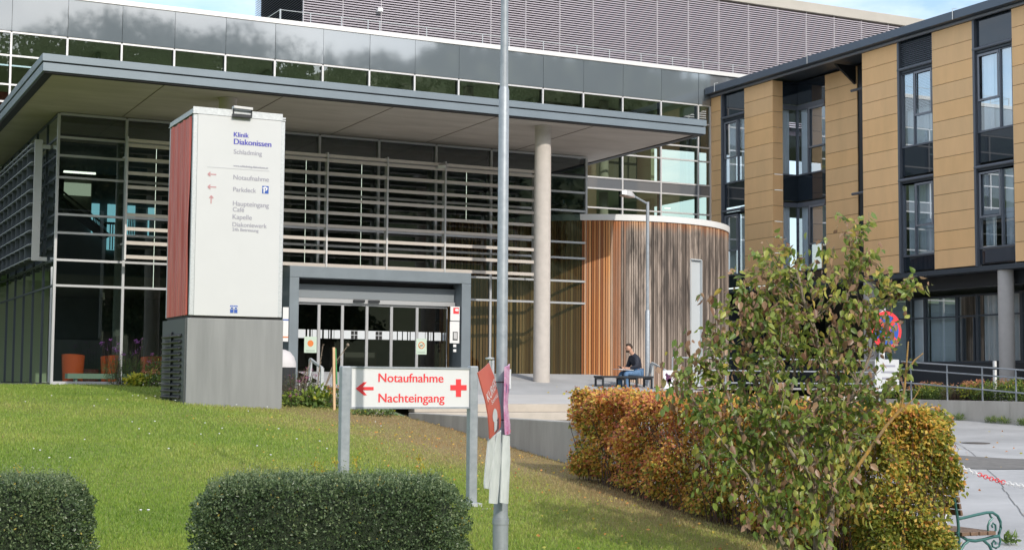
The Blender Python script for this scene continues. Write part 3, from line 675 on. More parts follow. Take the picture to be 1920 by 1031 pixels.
def slat_ring(t0, t1, zb, zt, skip=None, name='slat_cladding'):
    mb = MB(); hue = []; wear = []; stain = []; t = t0; nz = 14
    while t < t1:
        wd = random.choice((.045,.06,.075,.05)); dt = wd/DR; pr = random.uniform(.03,.045); h = random.random(); wj = random.uniform(-.16,.16)
        zs = lin(zb, zt, nz)
        if skip and skip[0] < t < skip[1]: zs = lin(skip[3], zt, 4)
        for lo, hi in ([(zs[0], zs[-1])]):
            c0, s0, c1, s1 = math.cos(t), math.sin(t), math.cos(t+dt), math.sin(t+dt); vs = []
            for z in zs:
                for cc, ss, rr in ((c0,s0,DR-.03),(c0,s0,DR+pr),(c1,s1,DR+pr),(c1,s1,DR-.03)):
                    vs.append((DC[0]+rr*cc, DC[1]+rr*ss, z)); hue.append(h)
                    x = DC[0]+DR*cc
                    a = 1.15*sstep(21.6, 22.3, x+wj*1.1)
                    a *= 1-.75*sstep(4.45+wj, 4.72, z)
                    a *= 1-.25*sstep(1.3, .2, z)
                    wear.append(a); stain.append(.95*sstep(21.8,22.4,x+wj)*sstep(.6+wj*3,2.6,z)*(1-sstep(4.35+wj,4.65,z))*(1-.55*sstep(25.6,27,x)))
            k = len(zs); fs = [(i*4+j, i*4+j+1, i*4+j+5, i*4+j+4) for i in range(k-1) for j in range(3)]; fs += [((k-1)*4+3,(k-1)*4+2,(k-1)*4+1,(k-1)*4)]
            mb.add(vs, fs)
        t += dt+random.uniform(.010,.022)/DR
    o = mb.build(name, M_SLAT, dr)
    for nm, vals in (('hue', hue), ('wear', wear), ('stain', stain)): a = o.data.attributes.new(nm, 'FLOAT', 'POINT'); a.data.foreach_set('value', vals)
    return o
M_SLAT = drum_mat()
# slot window position: where px 1302 meets the drum
def drum_hit(px, py):
    d = ray(px, py); a = d.x**2+d.y**2; b = -2*(d.x*DC[0]+d.y*DC[1]); c = DC[0]**2+DC[1]**2-DR**2
    t = (-b-math.sqrt(max(0, b*b-4*a*c)))/(2*a); p = d*t; return math.atan2(p.y-DC[1], p.x-DC[0]), p.z
ta, zt_ = drum_hit(1293, 487); tb, _ = drum_hit(1313, 487); _, zb_ = drum_hit(1302, 700)
slat_ring(-math.pi*1.02, math.pi*.35, ZB, ZT, (ta, tb, 0, zt_))
MB().lathe(DC, [(DR-.03, -.3), (DR-.03, ZT)], 72).build('inner_wall', mat('drum_back', (.06,.035,.02), .9), dr, True)
MB().lathe(DC, [(DR-.1, ZT), (DR+.075, ZT+.001), (DR+.085, ZT+.18), (DR-.1, ZT+.185)], 96).build('rim', M_WHITE, dr, True)
nb = MB()
def cyl(t, r, z): return (DC[0]+r*math.cos(t), DC[1]+r*math.sin(t), z)
nb.add([cyl(ta,DR-.02,-.1),cyl(tb,DR-.02,-.1),cyl(tb,DR-.02,zt_),cyl(ta,DR-.02,zt_)], [(0,1,2,3)])
for t, e in ((ta,-.006),(tb,.006)): nb.add([cyl(t,DR-.02,-.1),cyl(t,DR+.06,-.1),cyl(t+e,DR+.06,-.1),cyl(t+e,DR-.02,-.1),cyl(t,DR-.02,zt_),cyl(t,DR+.06,zt_),cyl(t+e,DR+.06,zt_),cyl(t+e,DR-.02,zt_)], [(3,2,1,0),(4,5,6,7),(0,1,5,4),(1,2,6,5),(2,3,7,6),(3,0,4,7)])
nb.add([cyl(ta,DR-.02,zt_),cyl(tb,DR-.02,zt_),cyl(tb,DR+.06,zt_),cyl(ta,DR+.06,zt_),cyl(ta,DR-.02,zt_+.03),cyl(tb,DR-.02,zt_+.03),cyl(tb,DR+.06,zt_+.03),cyl(ta,DR+.06,zt_+.03)], [(3,2,1,0),(4,5,6,7),(0,1,5,4),(1,2,6,5),(2,3,7,6),(3,0,4,7)])
nb.build('window_reveal', mat('reveal_grey', (.50,.54,.57), .6), dr)
# slatted wall running on inside the hall
mb = MB(); x = 17.2; hue = []
while x < 20.0:
    wd = random.choice((.05,.06,.075)); y = 39.55-.2*(x-17.2)/2.8; mb.box(x, x+wd, y, y+.05, -.13, 4.75); hue += [random.random()]*8; x += wd+random.uniform(.02,.045)
o = mb.build('inner_slat_wall', M_SLAT, dr); a = o.data.attributes.new('hue', 'FLOAT', 'POINT'); a.data.foreach_set('value', hue)
box('inner_wall', MATS['drum_back'], dr, 17.2, 20.0, 39.66, 39.75, -.13, 4.75)

# ================================================================== OFFICE WING, facing -X
XW, XR = 32.7, 33.84
wg = thing('office_wing', 'three storey wing with tan cladding strips and dark window bays along the right side', 'building', (38, 38, -.45))
ROWZ = [3.65+.585*k for k in range(14)]; ZE = 11.26
def yat(px, X=XW): return PX(px, 300, X).y
def clad(y0, y1, X, zlo=3.65, zhi=ZE, tilt=0):
    for k, (a, b) in enumerate([0]) if False else []: pass
    mbs = MB()
    for z0, z1 in zip(ROWZ, ROWZ[1:]):
        z1 = min(z1, zhi)
        if z1-z0 < .05 or z0 < zlo-.01: continue
        mbs.box(X, X+.035, min(y0,y1), max(y0,y1), z0+.008, z1-.008, random.randrange(4))
    mbs.build('cladding_strip', M_PANEL, wg)
    box('cladding_back', M_BLACK, wg, X+.036, X+.1, min(y0,y1)+.005, max(y0,y1)-.005, zlo, zhi)
Y_ = {k: yat(k) for k in (1334,1352,1396,1448,1618,1684,1750,1826,1901)}
clad(Y_[1334]+.05, Y_[1352], XW); clad(Y_[1396], Y_[1448], XW); clad(Y_[1618], Y_[1684], XW); clad(Y_[1750], Y_[1826], XW); clad(Y_[1901], Y_[1901]-1.45, XW)
clad(Y_[1901]-3.1, Y_[1901]-4.6, XW)
# recess
ry = {k: yat(k, XR) for k in (1495,1548,1608)}
rt_ = MB()
for z0, z1 in zip(ROWZ, ROWZ[1:]):
    z1 = min(z1, ZE)
    if z1-z0 > .05: rt_.box(XW+.004, 33.16, Y_[1448]-.035, Y_[1448]-.001, z0+.008, z1-.008, random.randrange(4))
rt_.build('cladding_strip', M_PANEL, wg)
clad(ry[1548], ry[1608], XR)
LEV = [(3.66,4.20,6.55,6.66),(6.78,7.78,10.2,10.33)]
def curtain(y0, y1, X, z0, z1, m, par, amp=.035, wl=.13):
    n = max(4, int((y1-y0)/wl*6)); mb = MB()
    vs = []
    for i in range(n+1):
        y = y0+(y1-y0)*i/n; xx = X+amp*math.sin(2*math.pi*i/6+.5*math.sin(i*.7)); vs += [(xx, y, z0), (xx, y, z1)]
    mb.add(vs, [(2*i, 2*i+2, 2*i+3, 2*i+1) for i in range(n)]); return mb.build('curtain', m, par, True)
def bay(y0, y1, X, split, sash, bx=None, kinds=('curtain','curtain'), louvre=False, top=True):
    """a dark window bay two storeys high between cladding strips; y0 < y1 (y0 is the near side)"""
    Xf = X+.10
    jb = MB(); jb.box(X-.01, Xf+.1, y1-.09, y1-.002, 3.62, ZE); jb.box(X+.02, Xf+.1, y0+.002, y0+.035, 3.62, ZE)
    jb.build('bay_jamb', M_FRAMEB, wg)
    box('spandrel_panel', M_NAVY, wg, Xf, Xf+.04, y0+.04, y1-.1, 10.40, ZE)
    if louvre:
        mb = MB(); z = 10.46
        while z < 11.2: mb.bar((Xf-.02,y0+.05,z),(Xf-.02,y1-.11,z),.05,.012,up=(-.7,0,.7)); z += .065
        mb.build('louvre_grille', M_FRAMEB, wg)
    for li, (zs0, zw0, zw1, zb) in enumerate(LEV):
        box('spandrel_panel', M_NAVY, wg, Xf, Xf+.04, y0+.04, y1-.1, zs0+.02, zw0-.06)
        MB().tube([(X+.03,y0-.0,zb),(X+.03,y1,zb)], .055, 10).build('bay_rail', M_FRAMEB, wg, True)
        box('bay_rail', M_ANTH, wg, Xf-.03, Xf+.05, y0+.036, y1-.092, zb-.16, zb-.058)
        fm = MB(); ya, yb = y0+.045, y1-.105; ys = ya+(yb-ya)*split
        fm.box(Xf-.03, Xf+.05, ya, yb, zw0-.055, zw0); fm.box(Xf-.03, Xf+.05, ya, yb, zw1-.05, zw1-.001)
        for y in (ya, yb-.05): fm.box(Xf-.03, Xf+.05, y, y+.05, zw0+.001, zw1-.051)
        fm.box(Xf-.028, Xf+.05, ys-.03, ys+.03, zw0+.001, zw1-.051)
        fo = fm.build('window', M_FRAMEB, wg)
        g = MB(); g.quad((Xf+.02,ya+.03,zw0-.02),(Xf+.02,yb-.03,zw0-.02),(Xf+.02,yb-.03,zw1-.03),(Xf+.02,ya+.03,zw1-.03)); g.build('pane', G_WIN, fo)
        # the opening sash with its screen, and the small light under it
        sa, sb = (ys+.035, yb-.055) if sash > 0 else (ya+.055, ys-.035)
        zm = zw0+(zw1-zw0)*.38
        s = MB(); s.box(Xf-.05, Xf-.031, sa, sb, zm, zm+.06).box(Xf-.05, Xf-.031, sa, sb, zw1-.115, zw1-.055).box(Xf-.05, Xf-.031, sa, sa+.055, zm+.061, zw1-.116).box(Xf-.05, Xf-.031, sb-.055, sb, zm+.061, zw1-.116)
        s.build('sash', M_FRAMEL, fo)
        kd = kinds[li]
        if kd == 'screen': box('roller_screen', M_SCREEN, fo, Xf+.055, Xf+.06, sa, sb, zm+.06, zw1-.06)
        ca, cb = (ya+.05, ya+(yb-ya)*.36), (yb-(yb-ya)*.32, yb-.05)
        if kd == 'blind':
            mb = MB(); z = zw0+1.2
            while z < zw1-.1: mb.bar((Xf+.12,ya+.06,z),(Xf+.12,yb-.06,z),.04,.004,up=(-.5,0,.86)); z += .05
            mb.build('blind', M_CURT, fo); curtain(ya+.05, yb-.05, Xf+.2, zw0, zw0+1.2, M_CURTG, fo, .012)
        else:
            curtain(*ca, Xf+.18, zw0, zw1-.05, M_CURT, fo); curtain(*cb, Xf+.2, zw0, zw1-.05, M_CURT if li else M_CURTG, fo)
            curtain(ca[1]-.1, cb[0]+.1, Xf+.28, zw0, zw1-.05, M_CURTG, fo, .02, .09) if random.random() < .6 else None
bay(Y_[1396], Y_[1352], XW, .35, 1, kinds=('screen','curtain'))
bay(Y_[1750], Y_[1684], XW, .60, -1, kinds=('curtain','blind'), louvre=True)
bay(Y_[1901], Y_[1826], XW, .36, 1, kinds=('screen','curtain'))
bay(Y_[1901]-3.1, Y_[1901]-1.45, XW, .60, -1, kinds=('curtain','curtain'))
# grille under the lower window of the near bay
mb = MB(); y = Y_[1901]+.1
while y < Y_[1826]-.35: mb.box(XW+.06, XW+.098, y, y+.015, 3.72, 4.12); y += .045
mb.build('air_grille', M_FRAMEB, wg)
# corner window in the recess: a return facing -Y and a pane facing -X
yb0 = Y_[1448]
for li, (zs0, zw0, zw1, zb) in enumerate(LEV):
    rc = MB(); rc.box(33.165, XR+.04, yb0-.03, yb0+.0, zs0, zw0-.05).box(XR, XR+.04, ry[1548]+.004, yb0-.04, zs0, zw0-.05)
    rc.build('spandrel_panel', M_NAVY, wg)
    f = MB(); f.box(33.165, XR-.05, yb0-.06, yb0, zw0-.05, zw0).box(33.165, XR-.05, yb0-.07, yb0, zw1, zb+.05).box(XR-.048, XR+.04, ry[1548]+.004, yb0, zw0-.05, zw0).box(XR-.048, XR+.04, ry[1548]+.004, yb0, zw1, zb+.05)
    f.box(XR-.06, XR+.03, yb0-.061, yb0+.002, zw0+.001, zw1-.001)
    ym = ry[1548]+.95; f.box(XR-.046, XR+.04, ym-.04, ym+.04, zw0+.001, zw1-.001)
    fo = f.build('window', M_FRAMEB, wg)
    MB().quad((33.17,yb0-.03,zw0),(XR,yb0-.03,zw0),(XR,yb0-.03,zw1),(33.17,yb0-.03,zw1)).quad((XR,ry[1548]+.01,zw0),(XR,yb0,zw0),(XR,yb0,zw1),(XR,ry[1548]+.01,zw1)).build('pane', G_WIN, fo)
    s = MB(); zm = zw0+.9; s.box(XR-.07, XR-.05, ry[1548]+.02, ym-.045, zm, zm+.06).box(XR-.07, XR-.05, ry[1548]+.02, ym-.045, zw1-.07, zw1-.01).box(XR-.07, XR-.05, ym-.1, ym-.045, zm+.061, zw1-.071); s.build('sash', M_FRAMEL, fo)
    if li == 1 or True: box('roller_screen', M_SCREEN, fo, XR+.06, XR+.065, ry[1548]+.05, ym-.05, zm+.05, zw1)
    curtain(ym+.05, yb0-.1, XR+.12, zw0, zw1, M_CURT, fo)
    cu = MB(); n = 16
    cu.add([q for i in range(n+1) for q in ((33.2+.36*i/n, yb0+.08+.03*math.sin(i*1.3), zw0), (33.2+.36*i/n, yb0+.08+.03*math.sin(i*1.3), zw1))], [(2*i,2*i+2,2*i+3,2*i+1) for i in range(n)]); cu.build('curtain', M_CURT, fo, True)
rc = MB(); rc.box(33.165, XR+.04, yb0-.03, yb0, 10.4, ZE).box(XR, XR+.04, ry[1548]+.004, yb0-.04, 10.4, ZE); rc.build('spandrel_panel', M_NAVY, wg)
# slot between the recessed strip and the next one
sy0, sy1 = Y_[1618], ry[1608]
box('slot_wall', M_DARK, wg, XR+.05, XR+.1, sy0, sy1, 3.65, ZE)
for zb in (6.66, 10.33): MB().tube([(XR-.25,sy0,zb),(XR-.25,sy1,zb)], .05, 8).build('bay_rail', M_FRAMEB, wg, True)
box('slot_frame', M_FRAMEB, wg, XR-.2, XR-.1, sy0+.02, sy0+.25, 7.8, 10.2); box('slot_frame', M_FRAMEB, wg, XR-.2, XR-.1, sy0+.02, sy0+.25, 4.2, 6.5)
pb = PX(1580, 140, 33.3)
MB().prism([(32.9, pb.y-.1, 11.25),(33.8, pb.y-.1, 11.25),(33.8, pb.y-.1, 10.6)], (0,.1,0)).build('eave_bracket', M_BLACK, wg)
# roof, eaves
rf = box('roof', M_ANTH, wg, 32.42, 45, 24, 48.5, ZE+.09, ZE+.33); 
MB().box(32.36, 32.419, 24, 48.45, ZE+.09, ZE+.36).build('gutter', mat('gutter', (.10,.125,.16), .38, .35), rf, bevel=.01)
MB().box(32.60, 32.69, 24, 48.45, ZE, ZE+.075).build('eave_strip', M_FRAMEL, rf)
sg = MB(); y = 24.2
while y < 48: sg.box(32.5, 44.8, y, y+.06, ZE+.331, ZE+.40); y += .42
sg.build('roof_seam', M_ANTH, rf)
for px in (1342, 1516, 1790):
    p = PX(px, 100, 32.4); MB().tube([(32.33,p.y,ZE+.08),(32.33,p.y,ZE+.42),(32.5,p.y,ZE+.46)], .012, 6).build('gutter_bracket', M_GALV, rf)
p = PX(1753, 35, 36.); MB().tube([(36,p.y,ZE+.3),(36,p.y,ZE+1.0)], .025, 6).bar((36,p.y-.12,ZE+.97),(36,p.y+.12,ZE+.97),.04,.03).build('antenna', M_GALV, rf)
# inside of the rooms
for z0, z1 in ((3.4,3.66),(6.7,7.0),(10.6,11.3)): box('floor_slab', M_ROOM, wg, 34.0, 40, 25, 48.4, z0, z1)
box('back_wall', M_ROOM, wg, 38.0, 38.2, 25, 48.4, -.4, 11.2)
# overhang and ground floor
box('overhang', M_ANTH, wg, XW+.02, 36.0, 24.5, 48.45, 3.47, 3.62, bevel=.01)
box('overhang_beam', M_DARK, wg, 33.3, 36, 24.5, 48.4, 3.05, 3.46)
XG = 34.0
box('plinth_wall', mat('plinth_dark', (.03,.036,.045), .5), wg, XG-.05, XG+.15, 25, 48.3, -.5, .70)
gx = [1630, 1702, 1735, 1795, 1833, 1878, 1916, 1960]
gy = [PX(px, 600, XG).y for px in gx]
for i, (a, b) in enumerate(zip(gy[1:], gy)):
    f = MB(); f.box(XG-.03, XG+.06, a+.0, a+.06, .71, 2.9).box(XG-.03, XG+.06, b-.06, b-.001, .71, 2.9).box(XG-.028, XG+.06, a+.061, b-.061, .71, .77).box(XG-.028, XG+.06, a+.061, b-.061, 2.83, 2.89).box(XG-.028, XG+.06, a+.061, b-.061, 2.18, 2.23)
    if i == 3: f.box(XG-.05, XG+.05, a+.1, a+.16, .78, 2.15).box(XG-.05, XG+.05, b-.3, b-.24, .78, 2.15)
    fo = f.build('window', M_ANTH, wg)
    MB().quad((XG+.02,a+.03,.74),(XG+.02,b-.03,.74),(XG+.02,b-.03,2.86),(XG+.02,a+.03,2.86)).build('pane', G_WIN, fo)
    if i != 3:
        mb = MB(); y = a+.08
        while y < b-.1: mb.bar((XG+.2,y,.75),(XG+.2,y+.0,2.85),.085,.006,up=(random.uniform(.75,1),random.uniform(.2,.6),0)); y += .10
        mb.build('vertical_blind', M_BLIND, fo)
    else: MB().box(XG+.35, XG+.42, a+.1, b-.1, .75, 1.5).build('cupboard', M_INTB, fo)
p = PX(1887, 600, 33.0)
MB().lathe((33.0, p.y), [(.235,-.5),(.235,3.46)], 28).build('column', mat('grey_column', (.47,.45,.44), .8, var=.05, scale=4), wg, True)
MB().lathe((33.0, PX(1640,600,33.).y+.2), [(.235,-.5),(.235,3.46)], 28).build('column', MATS['grey_column'], wg, True)

box('end_wall', M_ANTH, wg, 32.9, 45, 48.2, 48.4, -.5, 3.6)

# lamps on in the hall
for x, y, z in ((9.0,40.2,2.44),(10.6,41.0,2.44),(13.4,40.6,2.44),(15.4,41.4,2.44),(18.3,40.2,2.44)):
    MB().lathe((x,y), [(.02,z+.03),(.11,z+.02),(.11,z),(.02,z-.005)], 14).tube([(x,y,z+.02),(x,y,6.44)], .006, 5).build('pendant_lamp', M_LAMP, pv)
for k, (x, y) in enumerate(((13.6,41.5),(15.6,41.8))): MB().box(x-.5, x+.5, y, y+.4, -.13, .85).build('reception_desk', M_INTB, pv)

# ================================================================== PYLON SIGN
YM = 28.0
pl = thing('pylon_sign', 'tall white hospital signpost with a red banner side, on a grey plinth on the lawn', 'sign', (7.85, 29, -.5))
bx0, bx1 = PY(349.5, 680, YM).x, PY(530, 680, YM).x; zb1 = PY(352, 595.5, YM).z
b = MB(); b.box(bx0, bx1, YM, 29.93, -.9, zb1); base = b.build('plinth', M_GREYB, pl, bevel=.012)
gr = MB(); gr.box(bx0-.03, bx0-.003, YM+.05, 29.9, -.85, zb1-.005)
for k in range(11):
    z = zb1-.32-k*.118
    gr.bar((bx0-.05,YM+.30,z),(bx0-.05,29.72,z),.10,.025,1,up=(-.6,0,.8))
gr.box(bx0-.075, bx0-.031, YM+.98, YM+1.02, zb1-1.6, zb1-.25, 1)
gr.build('vent_grille', [M_GREYD, M_DARK], base)
ux0, ux1 = PY(357, 480, YM).x, PY(530.5, 480, YM).x; zt1 = PY(366, 213, YM).z
MB().box(ux0+.03, ux1-.03, YM+.03, 29.88, zb1, zb1+.05).build('shadow_joint', M_BLACK, pl)
fr = MB()
for x, y in ((ux0, YM+.0),(ux1-.09, YM+.0),(ux0, 29.85),(ux1-.09, 29.85)): fr.box(x, x+.09, y, y+.08, zb1+.051, zt1)
fr.build('corner_frame', M_GALV, pl, bevel=.01)
MB().box(ux0+.085, ux1-.085, YM-.012, YM+.05, zb1+.05, zt1-.005).build('sign_panel', M_SIGNW, pl, bevel=.006)
# red banner with folds on the left face
mb = MB(); ny, nz = 40, 40; vs = []
for j in range(nz+1):
    z = zb1+.06+(zt1-zb1-.1)*j/nz
    for i in range(ny+1):
        y = YM+.10+1.74*i/ny
        d = .032*math.sin(i*.9+.4*math.sin(j*.12))*math.sin(i*.31+.5)+.02*math.sin(i*.45+j*.09)*math.exp(-((j-nz*.45)/9)**2)
        vs.append((ux0-.012-d, y, z))
mb.add(vs, [(j*(ny+1)+i, (j+1)*(ny+1)+i, (j+1)*(ny+1)+i+1, j*(ny+1)+i+1) for j in range(nz) for i in range(ny)])
mb.build('side_banner', M_REDC, pl, True)
MB().box(ux0+.02, ux1-.02, YM+.06, 29.86, zb1+.05, zt1-.01).build('inner_core', M_GREYD, pl)
MB().box(ux0-.02, ux1+.0, YM-.02, 29.95, zt1, zt1+.02).box(ux0-.01, ux1-.06, YM-.012, YM+.02, zt1+.02, zt1+.135).box(ux0-.012, ux0+.02, YM+.021, 29.9, zt1+.02, zt1+.10).box(ux1-.14, ux1+.015, YM+.03, YM+.12, zt1+.045, zt1+.075).build('top_cap', M_GALV, pl)
p = PY(450, 215, YM+.15); q = zt1+.02
f = MB(); lw = .19
f.bar((p.x-lw,YM-.02,q+.16),(p.x+lw,YM-.02,q+.15),.16,.05, 1); f.box(p.x-lw, p.x-lw+.02, YM-.05, YM-.02, q-.02, q+.16, 0); f.box(p.x+lw-.02, p.x+lw, YM-.05, YM-.02, q+.0, q+.15, 0)
f.box(p.x-lw-.02, p.x+lw-.02, YM-.10, YM-.025, q-.035, q+.03, 0)
f.build('floodlight', [M_DARK, M_ALUL], pl, bevel=.006)
T = lambda s, a, b, y, m, bold=.0022: text_y('lettering', s, a, b, y, YM-.012, m, pl, bold=bold)
T('Klinik', 438.4, 466.3, 256.5, M_BLUE, .004); T('Diakonissen', 438.6, 508.5, 270.5, M_BLUE, .005); T('Schladming', 438.2, 491, 288.5, M_GREYT)
T('www.schladming.diakonissen.at', 437.5, 502.5, 312.5, M_GREYT); T('Notaufnahme', 437.5, 504, 336.5, M_GREYT); T('Parkdeck', 437.2, 480, 359, M_GREYT)
T('Haupteingang', 436.6, 504, 385.5, M_GREYT); T('Caf\u00e9', 436.4, 457.5, 396.5, M_GREYT); T('Kapelle', 436, 472, 410.5, M_GREYT); T('Diakoniewerk', 435.8, 500, 424.5, M_GREYT, .002); T('24h Betreuung', 435.6, 484.5, 432.8, M_GREYT)
def py_bar(mb, x0, y0, x1, y1, w_, Y, m=0): a = PY(x0, y0, Y); c = PY(x1, y1, Y); mb.bar(a, c, .003, w_, m, up=(c-a).cross(Vector((0,1,0))))
mb = MB(); py_bar(mb, 389, 313, 505, 321, .012, YM-.014); mb.build('divider_line', mat('thin_line', (.50,.51,.54), .6), pl)
for pts in (((405.5,327.6),(390,326.6),(394.5,323),(394.5,330.5)), ((405.5,351.2),(390,350.4),(394.5,346.8),(394.5,354.2))):
    mb = MB(); py_bar(mb, *pts[0], *pts[1], .022, YM-.014); py_bar(mb, *pts[1], *pts[2], .022, YM-.0165); py_bar(mb, *pts[1], *pts[3], .022, YM-.019); mb.build('arrow', M_REDT, pl)
mb = MB(); py_bar(mb, 395.6, 382, 396.2, 367, .022, YM-.014); py_bar(mb, 396.2, 367, 392.8, 371.5, .022, YM-.0165); py_bar(mb, 396.2, 367, 399.8, 372, .022, YM-.019); mb.build('arrow', M_REDT, pl)
a = PY(491, 363, YM); c = PY(503.3, 349.5, YM)
mb = MB(); mb.box(a.x, c.x, YM-.0165, YM-.0125, a.z, c.z); pk = mb.build('parking_mark', M_BLUE2, pl)
text_y('letter', 'P', 494.3, 500.5, 362, YM-.017, M_WHITE, pk, bold=.004)
mb = MB(); py_bar(mb, 492.5, 353.2, 497.2, 350.6, .016, YM-.019); py_bar(mb, 497.2, 350.6, 502, 353.6, .016, YM-.021); mb.build('roof_mark', M_WHITE, pk)
a = PY(431, 586.5, YM); c = PY(445, 572.8, YM); wx, wz = c.x-a.x, c.z-a.z
mb = MB()
for i in (0,1): mb.box(a.x+i*wx*.54, a.x+i*wx*.54+wx*.46, YM-.0165, YM-.0125, a.z, a.z+wz*.47)
for i in (0,1): mb.box(a.x+i*wx*.54, a.x+i*wx*.54+wx*.46, YM-.0165, YM-.0125, a.z+wz*.55, c.z)
em = mb.build('emblem', M_BLUE2, pl)
mb = MB()
for sx in (-1,1):
    cx0 = a.x+wx*.5+sx*wx*.27; mb.tube([(cx0+.30*wx*.8*math.cos(t*math.pi/8), YM-.018, a.z+wz*.52+.3*wz*math.sin(t*math.pi/8)) for t in range(0,9)], .008, 4)
mb.build('emblem_arc', M_WHITE, em)

# ================================================================== DIRECTION SIGN
YS = 16.0
ds = thing('direction_sign', 'low white sign on two grey posts with red lettering and cross, behind the hedge', 'sign', (6.6, YS, -1.6))
for px0, px1, pb_ in ((636, 654, 985), (877, 893, 948)):
    x0, x1 = PY(px0+1, 800, YS).x, PY(px1, 800, YS).x; zt2 = PY((px0+px1)/2, 686, YS).z; zb2 = lawnz(x0, YS)-.1
    MB().box(x0, x1, YS-.05, YS+.06, zb2, zt2).build('post', M_GALV2, ds, bevel=.012)
x0 = PY(893, 800, YS).x
MB().box(x0-.2, x0+.03, YS-.12, YS+.16, lawnz(7.4,YS)-.02, lawnz(7.4,YS)+.03).build('foot_plate', M_GALV, ds)
MB().box(x0-.3, x0+.18, YS-.28, YS+.22, lawnz(7.4,YS)-.25, lawnz(7.4,YS)-.021+.0).build('footing', M_WALLC2, ds)
x0, x1 = PY(654.5, 725, YS).x, PY(881.5, 725, YS).x; z0, z1 = PY(760, 766, YS).z, PY(760, 687.5, YS).z
fm = MB(); t_ = .022
fm.box(x0, x1, YS-.03, YS+.03, z0, z0+t_); fm.box(x0, x1, YS-.03, YS+.03, z1-t_, z1); fm.box(x0, x0+t_, YS-.03, YS+.03, z0+t_, z1-t_); fm.box(x1-t_, x1, YS-.03, YS+.03, z0+t_, z1-t_)
fm.build('frame', M_GALV2, ds)
box('sign_panel', mat('sign_face', (.72,.73,.745), .4), ds, x0+t_, x1-t_, YS-.02, YS+.02, z0+t_, z1-t_)
text_y('lettering', 'Notaufnahme', 709.5, 831, 715.6, YS-.02, M_RED, ds, bold=.0025, cap=.104)
text_y('lettering', 'Nachteingang', 709.5, 833, 753.5, YS-.02, M_RED, ds, bold=.0025, cap=.104)
mb = MB(); mb.prism([PY(x, y, YS-.0245) for x, y in ((667,728),(682,716),(688,716),(680,725),(700.5,725),(700.5,731),(680,731),(688,740.5),(682,740.5))][::-1], (0,.003,0)); mb.build('arrow', M_RED, ds)
mb = MB(); mb.prism([PY(x, y, YS-.0245) for x, y in ((855,710.5),(864.5,710.5),(864.5,721.5),(875,721.5),(875,731.3),(864.5,731.3),(864.5,743.5),(855,743.5),(855,731.3),(844.5,731.3),(844.5,721.5),(855,721.5))][::-1], (0,.003,0)); mb.build('cross', M_RED, ds)

# ================================================================== LAMP POLE with newspaper boards and pouches
DPOLE = 14.0
pp = PD(938.5, 1000, DPOLE); gz = lawnz(pp.x, pp.y)
lpole = thing('lamp_pole', 'tall stepped galvanised steel pole in the foreground, taped with newspaper boards', 'pole', (pp.x, pp.y, gz))
def zpx(y, D=DPOLE): return PD(939, y, D).z
MB().tube([(pp.x,pp.y,gz-.2),(pp.x,pp.y,zpx(968))], .074, 24).build('lower_tube', M_GALV2, lpole, True)
MB().tube([(pp.x,pp.y,zpx(982)),(pp.x,pp.y,zpx(972))], .079, 24).build('collar', M_GALV2, lpole, True)
MB().tube([(pp.x,pp.y,zpx(968)),(pp.x,pp.y,zpx(760)),(pp.x,pp.y,zpx(158)),(pp.x,pp.y,zpx(152))], [.070,.053,.050,.041], 24).build('shaft', M_GALV2, lpole, True)
MB().tube([(pp.x,pp.y,zpx(152)),(pp.x,pp.y,zpx(0)),(pp.x,pp.y,zpx(-160))], [.041,.036,.033], 24).build('upper_shaft', M_GALV2, lpole, True)
def board(name, left, right, D0, D1, m, thick, label, cat, group=None, det=None):
    """a curved board between two outlines traced as (px, py) lists of equal length"""
    L = [PD(x, y, D0) for x, y in left]; Rr = [PD(x, y, D1) for x, y in right]
    nn = (Rr[0]-L[0]).cross(L[1]-L[0]).normalized()
    if nn.dot(L[0]) > 0: nn = -nn
    nu = 5
    def S(u, v, off=0):
        f = v*(len(L)-1); i = min(int(f), len(L)-2); t = f-i
        a = L[i].lerp(L[i+1], t); c = Rr[i].lerp(Rr[i+1], t)
        return a.lerp(c, u)+nn*(off+.012*math.sin(u*math.pi))
    nv = (len(L)-1)*3; mb = MB()
    top = [S(u/nu, v/nv) for v in range(nv+1) for u in range(nu+1)]; bot = [p-nn*thick for p in top]
    k = len(top); w_ = nu+1
    fs = [(j*w_+i, j*w_+i+1, (j+1)*w_+i+1, (j+1)*w_+i) for j in range(nv) for i in range(nu)]
    fs += [tuple(q+k for q in f[::-1]) for f in fs]
    rim = [i for i in range(w_)]+[j*w_+nu for j in range(1,nv+1)]+[nv*w_+i for i in range(nu-1,-1,-1)]+[j*w_ for j in range(nv-1,0,-1)]
    fs += [(rim[i], rim[i]+k, rim[(i+1)%len(rim)]+k, rim[(i+1)%len(rim)]) for i in range(len(rim))]
    mb.add(top+bot, fs); o0 = L[0]
    o = mb.build(name, m, None, True, loc=o0, label=label, cat=cat, group=group)
    if det: det(o, S)
    return o
